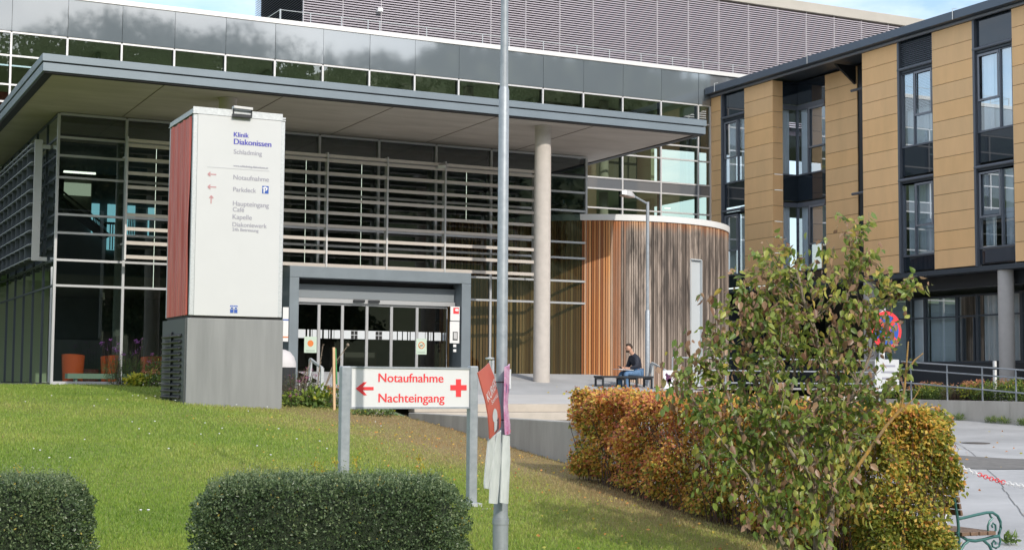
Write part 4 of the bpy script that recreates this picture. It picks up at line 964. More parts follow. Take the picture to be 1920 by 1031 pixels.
def red_detail(o, S):
    mb = MB(); text_on(mb, 'KURIER', lambda u, h: S(.10+.86*u, .40-h*.17-.10*u+.04, .003)); mb.build('lettering', M_SIGNW, o)
    mb = MB(); mb.add([S(.05,.46,.003),S(.97,.35,.003),S(.97,.362,.003),S(.05,.472,.003)], [(0,1,2,3)]); mb.build('printed_line', M_BROWNF, o)
    mb = MB(); text_on(mb, 'Sonntag', lambda u, h: S(.3+.6*u, .50-h*.08-.05*u, .003)); mb.build('lettering', M_SIGNW, o)
    mb = MB(); mb.add([S(.42+.19*math.cos(t*math.pi/8), .68+.115*math.sin(t*math.pi/8), .003) for t in range(16)], [tuple(range(16))]); mb.add([S(.30,.78,.004),S(.55,.78,.004),S(.48,.93,.004),S(.28,.95,.004)], [(0,1,2,3)]); mb.build('portrait', M_FACE, o)
    mb = MB(); mb.add([S(.52,.76,.0035),S(.74,.74,.0035),S(.70,.97,.0035),S(.36,.99,.0035)], [(0,1,2,3)]); mb.build('printed_figure', M_BROWNF, o)
board('newspaper_board', [(896.5,698),(904,726),(911,750),(916,778),(918,800),(919,822)], [(917,680),(926,703),(933,732),(938,762),(939.5,785),(939,800)], 13.55, 13.83, M_REDP, .012, 'curled red printed newspaper board strapped to the left of the pole', 'poster', None, red_detail)
def pink_detail(o, S):
    for v, m, h in ((.25, M_BLUE2, .1), (.9, M_RED, .06)): mb = MB(); mb.add([S(.1,v,.003),S(.9,v,.003),S(.9,v+h,.003),S(.1,v+h,.003)], [(0,1,2,3)]); mb.build('print_patch', m, o)
board('newspaper_board', [(948,688),(947.5,720),(946.5,760),(948,800),(949,815)], [(956,682),(955,720),(952,760),(957,795),(957,812)], 13.83, 14.1, M_PINK, .012, 'narrow pink and white newspaper board seen almost edge-on at the right of the pole', 'poster', None, pink_detail)
board('price_card', [(953,693),(953,729)], [(958,692),(958,727)], 14.1, 14.15, M_PAPER, .02, 'small white card with a blue top edge behind the pink board', 'card', None, lambda o, S: MB().add([S(.05,.02,.003),S(.95,.02,.003),S(.95,.12,.003),S(.05,.12,.003)], [(0,1,2,3)]).build('blue_edge', M_BLUE2, o))
for y_ in (716, 787):
    MB().tube([(pp.x,pp.y,zpx(y_)-.006),(pp.x,pp.y,zpx(y_)+.006)], .0605, 24).build('strap', M_BROWNF, lpole, True)
PGRP = None
board('newspaper_pouch', [(917,822),(913,860),(909,905),(910,915)], [(938,808),(936,850),(924,905),(919,917)], 13.60, 13.8, M_POUCH, .014, 'leftmost and widest pale plastic newspaper pouch hanging under the red board', 'pouch')
board('newspaper_pouch', [(934,812),(926,860),(920,915),(919,943)], [(939.5,806),(939,860),(936,910),(933,944)], 13.68, 13.78, M_POUCH, .014, 'middle pale newspaper pouch, its lower end reaching the wide pole tube', 'pouch')
board('newspaper_pouch', [(944,815),(941,860),(940,905),(938.5,942)], [(956,817),(957,860),(955,905),(953,944)], 13.78, 13.86, M_POUCH, .014, 'rightmost pale newspaper pouch hanging under the pink board', 'pouch')
p = PD(924, 673, 14.05)
cb = thing('coin_tube', 'silver coin tube with a flat round top behind the red board', 'coin box', (p.x, p.y, p.z-.3))
MB().tube([(p.x,p.y,p.z-.55),(p.x,p.y,p.z-.01)], .016, 10).build('tube', M_GALV, cb, True)
q = PD(918.5, 671, 14.05); MB().lathe((q.x,q.y), [(.005,p.z-.012),(.042,p.z+.0),(.042,p.z+.014),(.005,p.z+.018)], 16).build('coin_head', M_GALV, cb, True)

# ================================================================== RETAINING WALLS, RAILS
rwz = -.63
MB().box(11.36, 11.62, 19.2, 27.66, -2.4, rwz).build('ramp_wall', M_WALLC, loc=(11.5,23,-1.5), label='grey board-marked concrete retaining wall beside the lawn, running behind the autumn hedge', cat='wall', bevel=.012)
MB().box(10.75, 10.9, 28.2, 37.2, -1.1, -.12).build('terrace_kerb', M_WALLC2, loc=(10.8,33,-.5), label='low concrete kerb along the lawn side of the entrance terrace', cat='kerb', bevel=.01) if False else None
tk = MB()
for a, b in zip(lin(28,37.2,6), lin(28,37.2,6)[1:]): tk.add([(10.7,a,-1.2),(10.95,a,-1.2),(10.95,b,-1.2),(10.7,b,-1.2),(10.7,a,terz(a)+.015),(10.95,a,terz(a)+.015),(10.95,b,terz(b)+.015),(10.7,b,terz(b)+.015)], [(4,5,6,7),(0,1,5,4),(3,0,4,7),(1,2,6,5),(2,3,7,6)])
tk.build('terrace_kerb', M_WALLC2, kind='structure')
gw = MB(); y = 22.0
for k in range(5): gw.box(30.0, 30.22, 22+2.72*k+.006, 22+2.72*(k+1)-.006, -2.2, -.43)
gw.box(22.5, 29.98, 35.4, 35.62, -2.2, -.36)
gw.build('garden_wall', M_WALLC2, loc=(30.1,30,-1.2), label='pale concrete retaining wall at the parking edge below the right wing', cat='wall', bevel=.01)
def railing(name, pts, zs, posts, label, cat='railing', r=.02, m=None, midz=(), group=None):
    t = thing(name, label, cat, pts[0], group); m = m or M_GALV2
    for dz in zs: MB().tube([(p[0],p[1],p[2]+dz) for p in pts], r, 8).build('rail', m, t, True)
    for (x, y, z0, z1) in posts: MB().tube([(x,y,z0),(x,y,z1)], r*1.05, 8).build('post', m, t, True)
    return t
XRL = 30.11
def rz(y): return .41+(y-29.62)*(.27/4.72)
rp = [(XRL, y, rz(y)) for y in (22.5, 29.62, 34.6)]
railing('ramp_railing', rp, (0,-.22,-.62), [(XRL, PX(px, 720, XRL).y, -.5, rz(PX(px, 720, XRL).y)) for px in (1708.5, 1776, 1842, 1905)]+[(XRL,27.5,-.5,rz(27.5)),(XRL,25.6,-.5,rz(25.6))], 'sloping three-bar steel railing on the concrete wall before the right wing', r=.022)
railing('terrace_railing', [(22.6,35.5,.72),(29.9,35.5,.72)], (0,-.35,-.7), [(x,35.5,-.4,.72) for x in (22.6,24.4,26.2,28,29.9)], 'level steel railing above the back parking wall, mostly hidden by the shrub', r=.022)
def step_rail(px0, py0, px1, py1, Y, label, w_=.055):
    a = PY(px0, py0, Y); b = PY(px1, py1, Y-1.0); t = thing('stair_handrail', label, 'handrail', (a.x, a.y, terz(Y)))
    MB().bar(a, b, .05, w_).build('rail', M_GALV, t, bevel=.006)
    MB().box(a.x-.035, a.x+.035, a.y-.03, a.y+.03, terz(Y)-.2, a.z-.0).build('post', M_GALV, t, bevel=.005)
    MB().box(b.x-.035, b.x+.035, b.y-.03, b.y+.03, terz(Y)-.75, b.z).build('post', M_GALV, t, bevel=.005); return a, b
step_rail(582, 673, 604, 690, 31.5, 'grey steel stair handrail in front of the left sliding doors')
a, b = step_rail(1222.5, 680, 1252, 697, 33.6, 'grey steel handrail to the right of the slim street lamp')
p0 = PY(1243, 728, 32.4); p1 = PY(1263, 694, 32.4)
nt_ = thing('notice_board', 'white notice with dark purple print hung on the handrail beside the shrub', 'notice', (p0.x, 32.4, p0.z))
box('sheet', M_PAPER, nt_, p0.x, p1.x, 32.38, 32.40, p0.z, p1.z); mb = MB()
for u, v, r_ in ((.5,.55,.09),(.55,.38,.07),(.3,.75,.04),(.75,.7,.035)): mb.add([(p0.x+(p1.x-p0.x)*u+r_*math.cos(t), 32.376, p0.z+(p1.z-p0.z)*v+r_*1.1*math.sin(t)) for t in [k*math.pi/5 for k in range(10)]], [tuple(range(10))])
mb.build('print', mat('purple_print', (.10,.03,.09), .6), nt_)

# ================================================================== STREET LAMP
YP = 33.7; p = PY(1214, 700, YP); zt3 = PY(1214.5, 379, YP).z; zc = PY(1214, 583, YP).z; g_ = terz(YP)
sl2 = thing('street_lamp', 'slim grey street lamp with one short arm standing before the timber drum', 'street lamp', (p.x, YP, g_))
MB().tube([(p.x,YP,g_-.05),(p.x,YP,zc),(p.x,YP,zc+.03)], [.066,.066,.05], 16).build('lower_post', M_GALV2, sl2, True)
MB().tube([(p.x,YP,zc+.02),(p.x,YP,zt3)], .045, 16).build('post', M_GALV2, sl2, True)
q = PY(1188, 367.5, YP-.15); MB().tube([(p.x,YP,zt3-.05),q], .028, 10).build('arm', M_GALV2, sl2, True)
h0 = PY(1190, 368, YP-.15); h1 = PY(1165, 361.5, YP-.25); mb = MB(); vs = []
dd = (h1-h0); sd = Vector((.3,.9,0)).normalized()
for t, wz, hz in ((0,.04,.04),(.25,.13,.085),(.7,.15,.095),(1,.09,.05)):
    c = h0+dd*t; vs += [c-sd*wz-Vector((0,0,.05)), c+sd*wz-Vector((0,0,.05)), c+sd*wz*.7+Vector((0,0,hz)), c-sd*wz*.7+Vector((0,0,hz))]
mb.add(vs, [(i*4+j, i*4+(j+1)%4, i*4+4+(j+1)%4, i*4+4+j) for i in range(3) for j in range(4)]+[(3,2,1,0),(12,13,14,15)]); hd = mb.build('lamp_head', M_ALUL, sl2, bevel=.012)
MB().bar(h0+dd*.25-Vector((0,0,.06)), h0+dd*.95-Vector((0,0,.06)), .2, .03).build('lens', mat('lamp_lens', (.30,.24,.20), .3), hd)
z = PY(1214, 690, YP).z; MB().box(p.x+.05, p.x+.085, YP-.09, YP+.02, z-.13, z+.13).build('service_hatch', M_ALUL, sl2, bevel=.006)

# ================================================================== NO STOPPING SIGN
g = PD(1647, 760, 24.); gz2 = parkz(g.x, g.y); YN = g.y
ns = thing('no_stopping_sign', 'round red and blue traffic sign on a pale pole, half hidden behind the shrub', 'sign', (g.x, YN, gz2))
c = PY(1662, 619, YN-.06); rad = .31
MB().tube([(g.x,YN,gz2-.1),(PY(1655,600,YN).x,YN,c.z+.36)], .048, 12).build('pole', mat('speckled_pole', (.60,.62,.64), .5, 0, scale=12, col2=(.75,.76,.78)), ns, True)
def disc(mb, r, y, m, n=32): mb.add([(c.x+r*math.cos(2*math.pi*k/n), y, c.z+r*math.sin(2*math.pi*k/n)) for k in range(n)], [tuple(range(n))], m)
mb = MB(); mb.tube([(c.x,YN-.052,c.z),(c.x,YN-.068,c.z)], rad, 32); dk = mb.build('disc', M_RED, ns)
mb = MB(); disc(mb, rad*.80, YN-.0705, 0); mb.build('blue_field', M_BLUE2, dk)
mb = MB()
for s in (1,-1): mb.bar((c.x-s*rad*.56,YN-.073-.0012*s,c.z-rad*.56),(c.x+s*rad*.56,YN-.073-.0012*s,c.z+rad*.56),.002,.075,up=(s,0,-1))
mb.build('red_cross', M_RED, dk)
a = PY(1641, 733, YN-.06); b = PY(1685, 674, YN-.06); pt_ = box('plate', M_SIGNW, ns, a.x, b.x, YN-.066, YN-.052, a.z, b.z)
mb = MB()
for k in range(3): mb.box(a.x+.1+.02*k, b.x-.08-.03*k, YN-.070, YN-.0665, b.z-.12-.1*k, b.z-.09-.1*k)
mb.build('print_line', M_GREYT, pt_)

# ================================================================== PARK BENCH (cast iron, slats)
YBN = 12.7
def bz(u, v): return PY(1760+u/3.806, 760+v/3.806, YBN)
pbn = thing('park_bench', 'green cast iron park bench with brown slats at the end of the autumn hedge', 'bench', tuple(bz(300, 1180)))
gb2 = parkz(12.2, YBN)
def bench_end(dy):
    mb = MB(); tr = lambda P: [(p[0], p[1]+dy, p[2]) for p in P]
    arm = [bz(140,808),bz(200,795),bz(270,778),bz(340,763),bz(385,762),bz(420,785),bz(440,825),bz(443,870),bz(432,905),bz(428,932)]
    mb.tube(tr(arm), .017, 8)
    mb.tube(tr([bz(362,768),bz(372,795),bz(385,800),bz(362,825),bz(350,860),bz(352,895),bz(370,912),bz(395,908),bz(408,885),bz(405,850),bz(388,838),bz(378,852),bz(385,868)]), .012, 7)
    mb.tube(tr([bz(130,905),bz(160,930),bz(205,958),bz(260,965),bz(330,952),bz(385,935),bz(430,930)]), .018, 8)
    mb.tube(tr([bz(432,930),bz(440,965),bz(432,1000),bz(410,1016),bz(385,1005),bz(380,980),bz(395,962),bz(408,975),bz(405,990)]), .012, 7)
    f1 = Vector((bz(420,1100).x, YBN, gb2)); f0 = Vector((bz(118,1100).x, YBN, gb2))
    mb.tube(tr([bz(320,960),bz(360,995),bz(385,1050),f1]), .017, 8); mb.tube(tr([bz(215,962),bz(180,990),bz(150,1040),f0]), .017, 8)
    mb.tube(tr([bz(140,930),bz(142,870),bz(135,800),bz(118,690),bz(105,620)]), .017, 8)
    mb.tube(tr([bz(145,930),bz(147,985),bz(150,1040)]), .015, 8)
    return mb.build('cast_frame', M_GREEN, pbn, True)
bench_end(0); bench_end(1.55)
s0, s1 = bz(165,912), bz(352,905)
for k in range(4):
    t = k/3; c = s0.lerp(s1, t); mb = MB(); mb.box(c.x-.062+.02, c.x+.062+.01, YBN-.05, YBN+1.6, c.z-.025, c.z+.018); mb.build('seat_slat', M_WOODB, pbn, bevel=.006)
for k in range(4):
    t = .2+.26*k; c = bz(140,800).lerp(bz(105,620), t); mb = MB(); mb.bar((c.x+.02,YBN-.05,c.z),(c.x+.02,YBN+1.6,c.z),.03,.062,up=(-.2,0,1)); mb.build('back_slat', M_WOODB, pbn, bevel=.006)

# ================================================================== BARRIER CHAIN
pa = PD(1770, 858, 17.9); pb2 = PD(1990, 915, 17.2)
ch = thing('barrier_chain', 'red and white plastic chain slung across the parking entrance', 'chain', tuple(pa))
nl = 40; prev = None; groups = {}
for k in range(nl):
    t = (k+.5)/nl; c = pa.lerp(pb2, t); c.z -= .30*4*t*(1-t)*.35
    d = (pb2-pa).normalized(); d = Vector((d.x, d.y, d.z-.30*.35*4*(1-2*t)/ (pb2-pa).length)).normalized()
    sd = d.cross(Vector((0,0,1))).normalized(); up = sd.cross(d)
    w_ = sd if k % 2 else up; L_ = (pb2-pa).length/nl*.72
    pts = [c+d*(L_*math.cos(a_*math.pi/6))+w_*(.024*math.sin(a_*math.pi/6)) for a_ in range(13)]
    red = 12 <= k % 26 < 21
    mb = MB(); mb.tube(pts, .0055, 5, cap=False); mb.build('chain_link', M_RED if red else M_WHITE, ch, True)
for nm, q in (('left', pa), ('right', pb2)):
    pz = parkz(q.x, q.y); cp_ = thing('chain_post', 'plastic post holding the %s end of the red and white chain' % ('hedge-side' if nm == 'left' else 'far right'), 'post', (q.x, q.y, pz))
    MB().tube([(q.x,q.y,pz),(q.x,q.y,q.z+.08)], .025, 10).build('stem', M_WHITE if nm == 'left' else M_RED, cp_, True); MB().lathe((q.x,q.y), [(.15,pz-.02),(.15,pz+.03),(.05,pz+.07)], 16).build('foot', M_BLACK, cp_, True)

# ================================================================== SEAT AND PERSON
YQ = 33.0; gs = terz(YQ)
sb = thing('flat_bench', 'dark backless bench with thin legs in front of the orange timber slats', 'bench', (PY(1168,720,YQ).x, YQ, gs))
bx0, bx1, bzt = PY(1121,706,YQ).x, PY(1217,706,YQ).x, PY(1168,704.5,YQ).z
for k in range(4): MB().box(bx0, bx1, YQ-.22+.115*k, YQ-.125+.115*k, bzt-.05, bzt).build('seat_slat', M_DARK, sb, bevel=.004)
for x in (bx0+.02, (bx0+bx1)/2-.1, (bx0+bx1)/2+.25, bx1-.06):
    MB().box(x, x+.045, YQ-.21, YQ-.17, gs, bzt-.051).box(x, x+.045, YQ+.17, YQ+.21, gs, bzt-.051).box(x, x+.045, YQ-.169, YQ+.169, bzt-.095, bzt-.051).build('leg', M_DARK, sb)
seat = PY(1196, 705, YQ-.02)
PF = (-CR*.93-CF*.37); PF.z = 0; PF.normalize(); PL = Vector((0,0,1)).cross(PF)
def PP(f, l, u): return Vector((seat.x, YQ-.02, gs))+PF*f+PL*l+Vector((0,0,u))
def skin(name, nodes, edges, m, parent=None, lvl=2, root=0, **k):
    me = bpy.data.meshes.new(name); o0 = LOC[parent.name] if parent else Vector(k['loc'])
    me.from_pydata([tuple(PP(*n[:3])-o0) for n in nodes], edges, []); o = bpy.data.objects.new(name, me); COL.objects.link(o)
    md = o.modifiers.new('skin', 'SKIN'); md.use_smooth_shade = True
    for i, n in enumerate(nodes):
        d = me.skin_vertices[0].data[i]; r_ = n[3]; d.radius = (r_, n[4] if len(n) > 4 else r_); d.use_root = (i == root)
    sd_ = o.modifiers.new('sub', 'SUBSURF'); sd_.levels = lvl; sd_.render_levels = lvl
    dg = bpy.context.evaluated_depsgraph_get(); dg.update()
    m2 = bpy.data.meshes.new_from_object(o.evaluated_get(dg)); m2.name = name
    bpy.data.objects.remove(o); m2.materials.clear(); m2.materials.append(m)
    m2.polygons.foreach_set('use_smooth', [True]*len(m2.polygons))
    o = bpy.data.objects.new(name, m2); COL.objects.link(o); LOC[o.name] = o0
    if parent: o.parent = parent
    else: o.location = o0
    return tag(o, k.get('label'), k.get('cat'))
sh = bzt-gs
KN = sh+.06
nodes = [(0,0,sh+.10,.10),(.02,0,sh+.26,.10),(.08,0,sh+.42,.11),(.14,0,sh+.54,.07),(.185,0,sh+.60,.052),(.225,0,sh+.645,.058),(.265,0,sh+.69,.082,.075),(.275,0,sh+.755,.080,.072),(.265,0,sh+.79,.045),
         (.12,.17,sh+.46,.055),(.15,.24,sh+.24,.045),(.33,.12,sh+.19,.032),(.40,.08,sh+.205,.03),
         (.12,-.17,sh+.46,.055),(.16,-.24,sh+.24,.045),(.34,-.1,sh+.20,.032),(.41,-.05,sh+.215,.03),
         (.02,.10,sh+.07,.085),(.40,.12,KN,.062),(.40,.13,.28,.05),(.38,.13,.08,.04),(.02,-.10,sh+.07,.085),(.43,-.10,KN,.062),(.46,-.10,.28,.05),(.46,-.10,.08,.04),(.50,.14,.04,.035),(.58,-.10,.04,.035)]
edges = [(0,1),(1,2),(2,3),(3,4),(4,5),(5,6),(6,7),(7,8),(2,9),(9,10),(10,11),(11,12),(2,13),(13,14),(14,15),(15,16),(0,17),(17,18),(18,19),(19,20),(20,25),(0,21),(21,22),(22,23),(23,24),(24,26)]
for hi, base_, l0, s in ((12, (.40,.08,sh+.205), .08, 1), (16, (.41,-.05,sh+.215), -.05, -1)):
    for q, (dl, ln) in enumerate(((-.030,.062),(-.010,.072),(.010,.068),(.028,.055))):
        i = len(nodes); nodes += [(base_[0]+.035, l0+dl, base_[2]+.004, .0095),(base_[0]+.035+ln*.6, l0+dl, base_[2]-.008, .0085),(base_[0]+.035+ln, l0+dl, base_[2]-.03, .007)]
        edges += [(hi,i),(i,i+1),(i+1,i+2)]
    i = len(nodes); nodes += [(base_[0]+.01, l0-.045*s, base_[2]+.005, .011),(base_[0]+.045, l0-.055*s, base_[2]+.0, .009)]; edges += [(hi,i),(i,i+1)]
# nose, chin, ears
i = len(nodes); nodes += [(.348,0,sh+.675,.013),(.322,0,sh+.632,.022),(.26,.082,sh+.70,.014),(.26,-.082,sh+.70,.014)]; edges += [(6,i),(5,i+1),(6,i+2),(6,i+3)]
person = skin('person', nodes, edges, M_SKIN, None, 2, 0, loc=tuple(PP(0,0,0)), label='man in a dark jacket and blue jeans sitting hunched on the backless bench', cat='person')
jn = [(0,0,sh+.12,.145,.125),(.02,0,sh+.26,.15,.12),(.08,0,sh+.42,.155,.12),(.135,0,sh+.535,.10,.085),(.165,0,sh+.575,.07),(.12,.17,sh+.46,.075),(.15,.25,sh+.24,.06),(.31,.125,sh+.19,.045),(.12,-.17,sh+.46,.075),(.16,-.25,sh+.24,.06),(.32,-.105,sh+.20,.045)]
skin('jacket', jn, [(0,1),(1,2),(2,3),(3,4),(2,5),(5,6),(6,7),(2,8),(8,9),(9,10)], M_JACK, person)
tn = [(0,0,sh+.09,.13),(.03,.10,sh+.075,.10),(.41,.12,KN+.005,.078),(.40,.13,.28,.066),(.38,.13,.07,.058),(.03,-.10,sh+.075,.10),(.44,-.10,KN+.005,.078),(.46,-.10,.28,.066),(.46,-.10,.07,.058)]
skin('jeans', tn, [(0,1),(1,2),(2,3),(3,4),(0,5),(5,6),(6,7),(7,8)], M_JEANS, person)
for l, f in ((.13,.38),(-.10,.46)): skin('shoe', [(f-.05,l,.045,.048),(f+.06,l+.01,.045,.045),(f+.17,l+.015,.035,.035)], [(0,1),(1,2)], M_SHOE, person)
skin('hair', [(.205,0,sh+.68,.055),(.212,0,sh+.755,.078),(.257,0,sh+.805,.066),(.315,0,sh+.795,.04),(.342,0,sh+.78,.022)], [(0,1),(1,2),(2,3),(3,4)], M_HAIR, person)
skin('beard', [(.312,.02,sh+.632,.028),(.307,-.02,sh+.627,.028),(.27,.07,sh+.64,.022)], [(0,1),(0,2)], M_HAIR, person)
for l in (.03,-.03): skin('eye', [(.342,l,sh+.712,.008),(.346,l,sh+.712,.008)], [(0,1)], M_BLACK, person, 1)
mb = MB(); A, B_, C_, D_ = PP(.22,.2,KN+.085), PP(.62,.16,KN+.105), PP(.62,-.2,KN+.11), PP(.22,-.2,KN+.09)
mb.add([A,B_,C_,D_]+[p+Vector((0,0,.012)) for p in (A,B_,C_,D_)], [(3,2,1,0),(4,5,6,7),(0,1,5,4),(1,2,6,5),(2,3,7,6),(3,0,4,7)]); mb.build('paper_sheaf', M_PAPER, loc=tuple(PP(.4,0,KN+.1)), label='white open papers lying on the lap of the seated man', cat='papers')
mb = MB(); mb.bar(PP(.44,.02,sh+.185),PP(.56,.02,sh+.25),.08,.012); mb.build('phone', M_DARK, loc=tuple(PP(.5,.02,sh+.2)), label='dark phone or tablet held in the hands of the seated man', cat='phone')

# ================================================================== THINGS IN THE HALL AND BY THE DOOR
def tub_chair(px0, px1, py0, py1, Y, rot, label):
    a = PY(px0, py1, Y); b = PY(px1, py0, Y); r_ = (b.x-a.x)/2; cx_ = (a.x+b.x)/2; h = b.z+.13
    t = thing('tub_chair', label, 'armchair', (cx_, Y, -.13), 'orange tub chairs behind the glass'); mb = MB(); n = 20; vs = []; ang = [rot+R(230)*(k/n-.5) for k in range(n+1)]
    for a_ in ang:
        for rr, z in ((r_*.86,-.10),(r_,-.13+h*(.96+.04*math.cos(a_-rot))),(r_*.86,-.13+h*(.96+.04*math.cos(a_-rot))),(r_*.78,-.10)): vs.append((cx_+rr*math.cos(a_), Y+rr*math.sin(a_), z))
    mb.add(vs, [(i*4+j, i*4+4+j, i*4+4+(j+1)%4, i*4+(j+1)%4) for i in range(n) for j in range(4)]+[(0,1,2,3),(n*4+3,n*4+2,n*4+1,n*4)]); mb.build('shell', M_CHAIR, t, True)
    MB().lathe((cx_,Y), [(r_*.74,-.1),(r_*.78,.2),(r_*.74,.27)], 20).build('seat_cushion', M_CHAIR, t, True)
tub_chair(114,159,664,717,39.2,R(-120),'orange tub chair just inside the left corner pane of the pavilion')
tub_chair(187,222,666,712,39.5,R(-60),'orange tub chair behind the purple flowers, second from the corner')
tub_chair(262,303,668,712,39.9,R(-80),'orange tub chair nearest the tall white signpost')
q = PY(172, 690, 39.6); mb = MB(); mb.tube([(q.x,39.8,-.12),(q.x,39.8,.25)], .22, 14); mb.build('stool', mat('maroon', (.12,.03,.03), .7), loc=(q.x,39.8,-.12), label='dark maroon round stool between the orange tub chairs', cat='stool')
p = PY(531, 700, 33.5); bn = thing('litter_bin', 'dark bin with a domed pale grey lid half hidden by the tall signpost', 'bin', (p.x, 33.5, -.2))
z0 = PY(531, 688, 33.5).z; z1 = PY(531, 655, 33.5).z
MB().lathe((p.x,33.5), [(.27,-.25),(.29,z0-.01)], 24).build('body', M_DARK, bn, True)
MB().lathe((p.x,33.5), [(.30,z0-.005),(.295,z0+.10),(.25,z0+.24),(.15,z1-.05),(.02,z1)], 24).build('lid', mat('bin_lid', (.62,.60,.62), .6), bn, True)

# ================================================================== BOX HEDGES
M_BOX = leafmat('box_leaf', [(0,(.035,.062,.026)),(.35,(.08,.13,.058)),(.7,(.165,.23,.11)),(.9,(.26,.31,.16)),(1,(.42,.34,.07))], .25, .32)
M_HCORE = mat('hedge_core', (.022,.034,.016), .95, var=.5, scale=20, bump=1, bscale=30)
def box_hedge(c, ax, L, W_, z0, z1, n, label, sprigs):
    """rounded block: c ground centre, ax direction of its length"""
    t = thing('box_hedge', label, 'hedge', c, 'clipped box hedges'); c = np.array(c); ax = np.array((ax[0],ax[1],0.)); ax /= np.linalg.norm(ax); ay = np.array((-ax[1],ax[0],0)); az = np.array((0,0,1.))
    h = (z1-z0)/2
    def surf(n, k=1.):
        e = 5.0; ar = np.array((W_*2*h, L*2*h, L*W_)); fc = RNG.choice(3, n, p=ar/ar.sum()); d = RNG.uniform(-1,1,(n,3)); d[np.arange(n),fc] = np.where(RNG.random(n) < .5, -1, 1)
        d /= (np.abs(d)**e).sum(1)[:,None]**(1/e)
        u = np.sign(d)*np.abs(d)
        bump = 1+.035*np.sin(d[:,0]*9+d[:,2]*5)*np.sin(d[:,1]*8+2)+.03*np.sin(d[:,0]*23+1)*np.sin(d[:,2]*19)
        Q = u*bump[:,None]*k
        nrm = np.sign(d)*np.abs(d)**(e-1); nrm /= np.linalg.norm(nrm,axis=1)[:,None]
        P = c+Q[:,:1]*(L/2)*ax+Q[:,1:2]*(W_/2)*ay+(Q[:,2:]*h+h+(z0-c[2]))*az
        Nw = nrm[:,:1]*ax+nrm[:,1:2]*ay+nrm[:,2:]*az
        return P, Nw
    mb = MB(); cube = []
    nu, nv = 28, 16
    for j in range(nv+1):
        for i in range(nu):
            a = 2*math.pi*i/nu; b = math.pi*(j/nv-.5); v = np.array((math.cos(b)*math.cos(a), math.cos(b)*math.sin(a), math.sin(b)))
            v /= (np.abs(v)**5).sum()**.2; v *= .90; cube.append(tuple(c+v[0]*L/2*ax+v[1]*W_/2*ay+(v[2]*h+h+(z0-c[2]))*az))
    mb.add(cube, [(j*nu+i, j*nu+(i+1)%nu, (j+1)*nu+(i+1)%nu, (j+1)*nu+i) for j in range(nv) for i in range(nu)])
    mb.build('inner_twigs', M_HCORE, t, True)
    P, Nw = surf(n); dep = RNG.random(n)**1.8*.10; P = P-Nw*dep[:,None]; D = Nw*.55+RNG.normal(size=(n,3))*.6+az*.35
    hue = .45+.2*RNG.normal(size=n)+.12*np.sin(P[:,0]*6)*np.sin(P[:,2]*7)
    hue = np.where(RNG.random(n) < .012, 1., np.minimum(hue, .88))
    leaf_obj('foliage', P, D, .022+.010*RNG.random(n), .015, hue, M_BOX, t, .2)
    # young shoots standing out of the top
    m = int(n*.07); P, Nw = surf(m); up = Nw[:,2] > .5; P = P[up]; m = len(P); hh = .015+.05*RNG.random(m)+.09*RNG.random(m)**6
    Pk = np.concatenate([P+az*(hh*f)[:,None] for f in np.linspace(.1,1,6)]); k6 = len(Pk)
    leaf_obj('young_shoots', Pk, RNG.normal(size=(k6,3))*.7+az*.9, .018, .009, .6+.25*RNG.random(k6), M_BOX, t, .2)
    for (px, py, D_) in sprigs:
        p = PD(px, py, D_); q = Vector((p.x+.02, p.y, z1-.08)); mb = MB(); mb.tube([q, q.lerp(p,.5)+Vector((.008,0,0)), p], .003, 5); mb.build('twig', M_TWIGY, t)
        k = 16; Pp = np.array(p)+RNG.normal(size=(k,3))*np.array((.018,.018,.02)); leaf_obj('sprig_leaves', Pp, RNG.normal(size=(k,3))*.5+az, .026, .014, np.ones(k), leafmat('yellow_sprig', [(0,(.42,.36,.03)),(1,(.50,.40,.04))], .4) if 'yellow_sprig' not in bpy.data.materials else bpy.data.materials['yellow_sprig'], t)
dirx = (CR.x, CR.y)
hc = PD(623, 900, 12.3); hz0 = lawnz(hc.x, hc.y)
box_hedge((hc.x, hc.y, hz0-.05), dirx, 2.22, 1.05, hz0-.1, -.80, 62000, 'clipped dark green box hedge in the centre foreground, the longer one', [(669,886,12.4),(628,866,12.7),(588,872,12.6),(604,882,12.6),(785,862,12.7),(789,878,12.6),(668,864,12.7)])
hc = PD(-30, 900, 12.0); hz0 = lawnz(hc.x, hc.y)
box_hedge((hc.x, hc.y, hz0-.05), dirx, 1.66, 1.0, hz0-.1, -.80, 48000, 'clipped dark green box hedge cut off by the left edge of the view', [(33,880,12.2)])

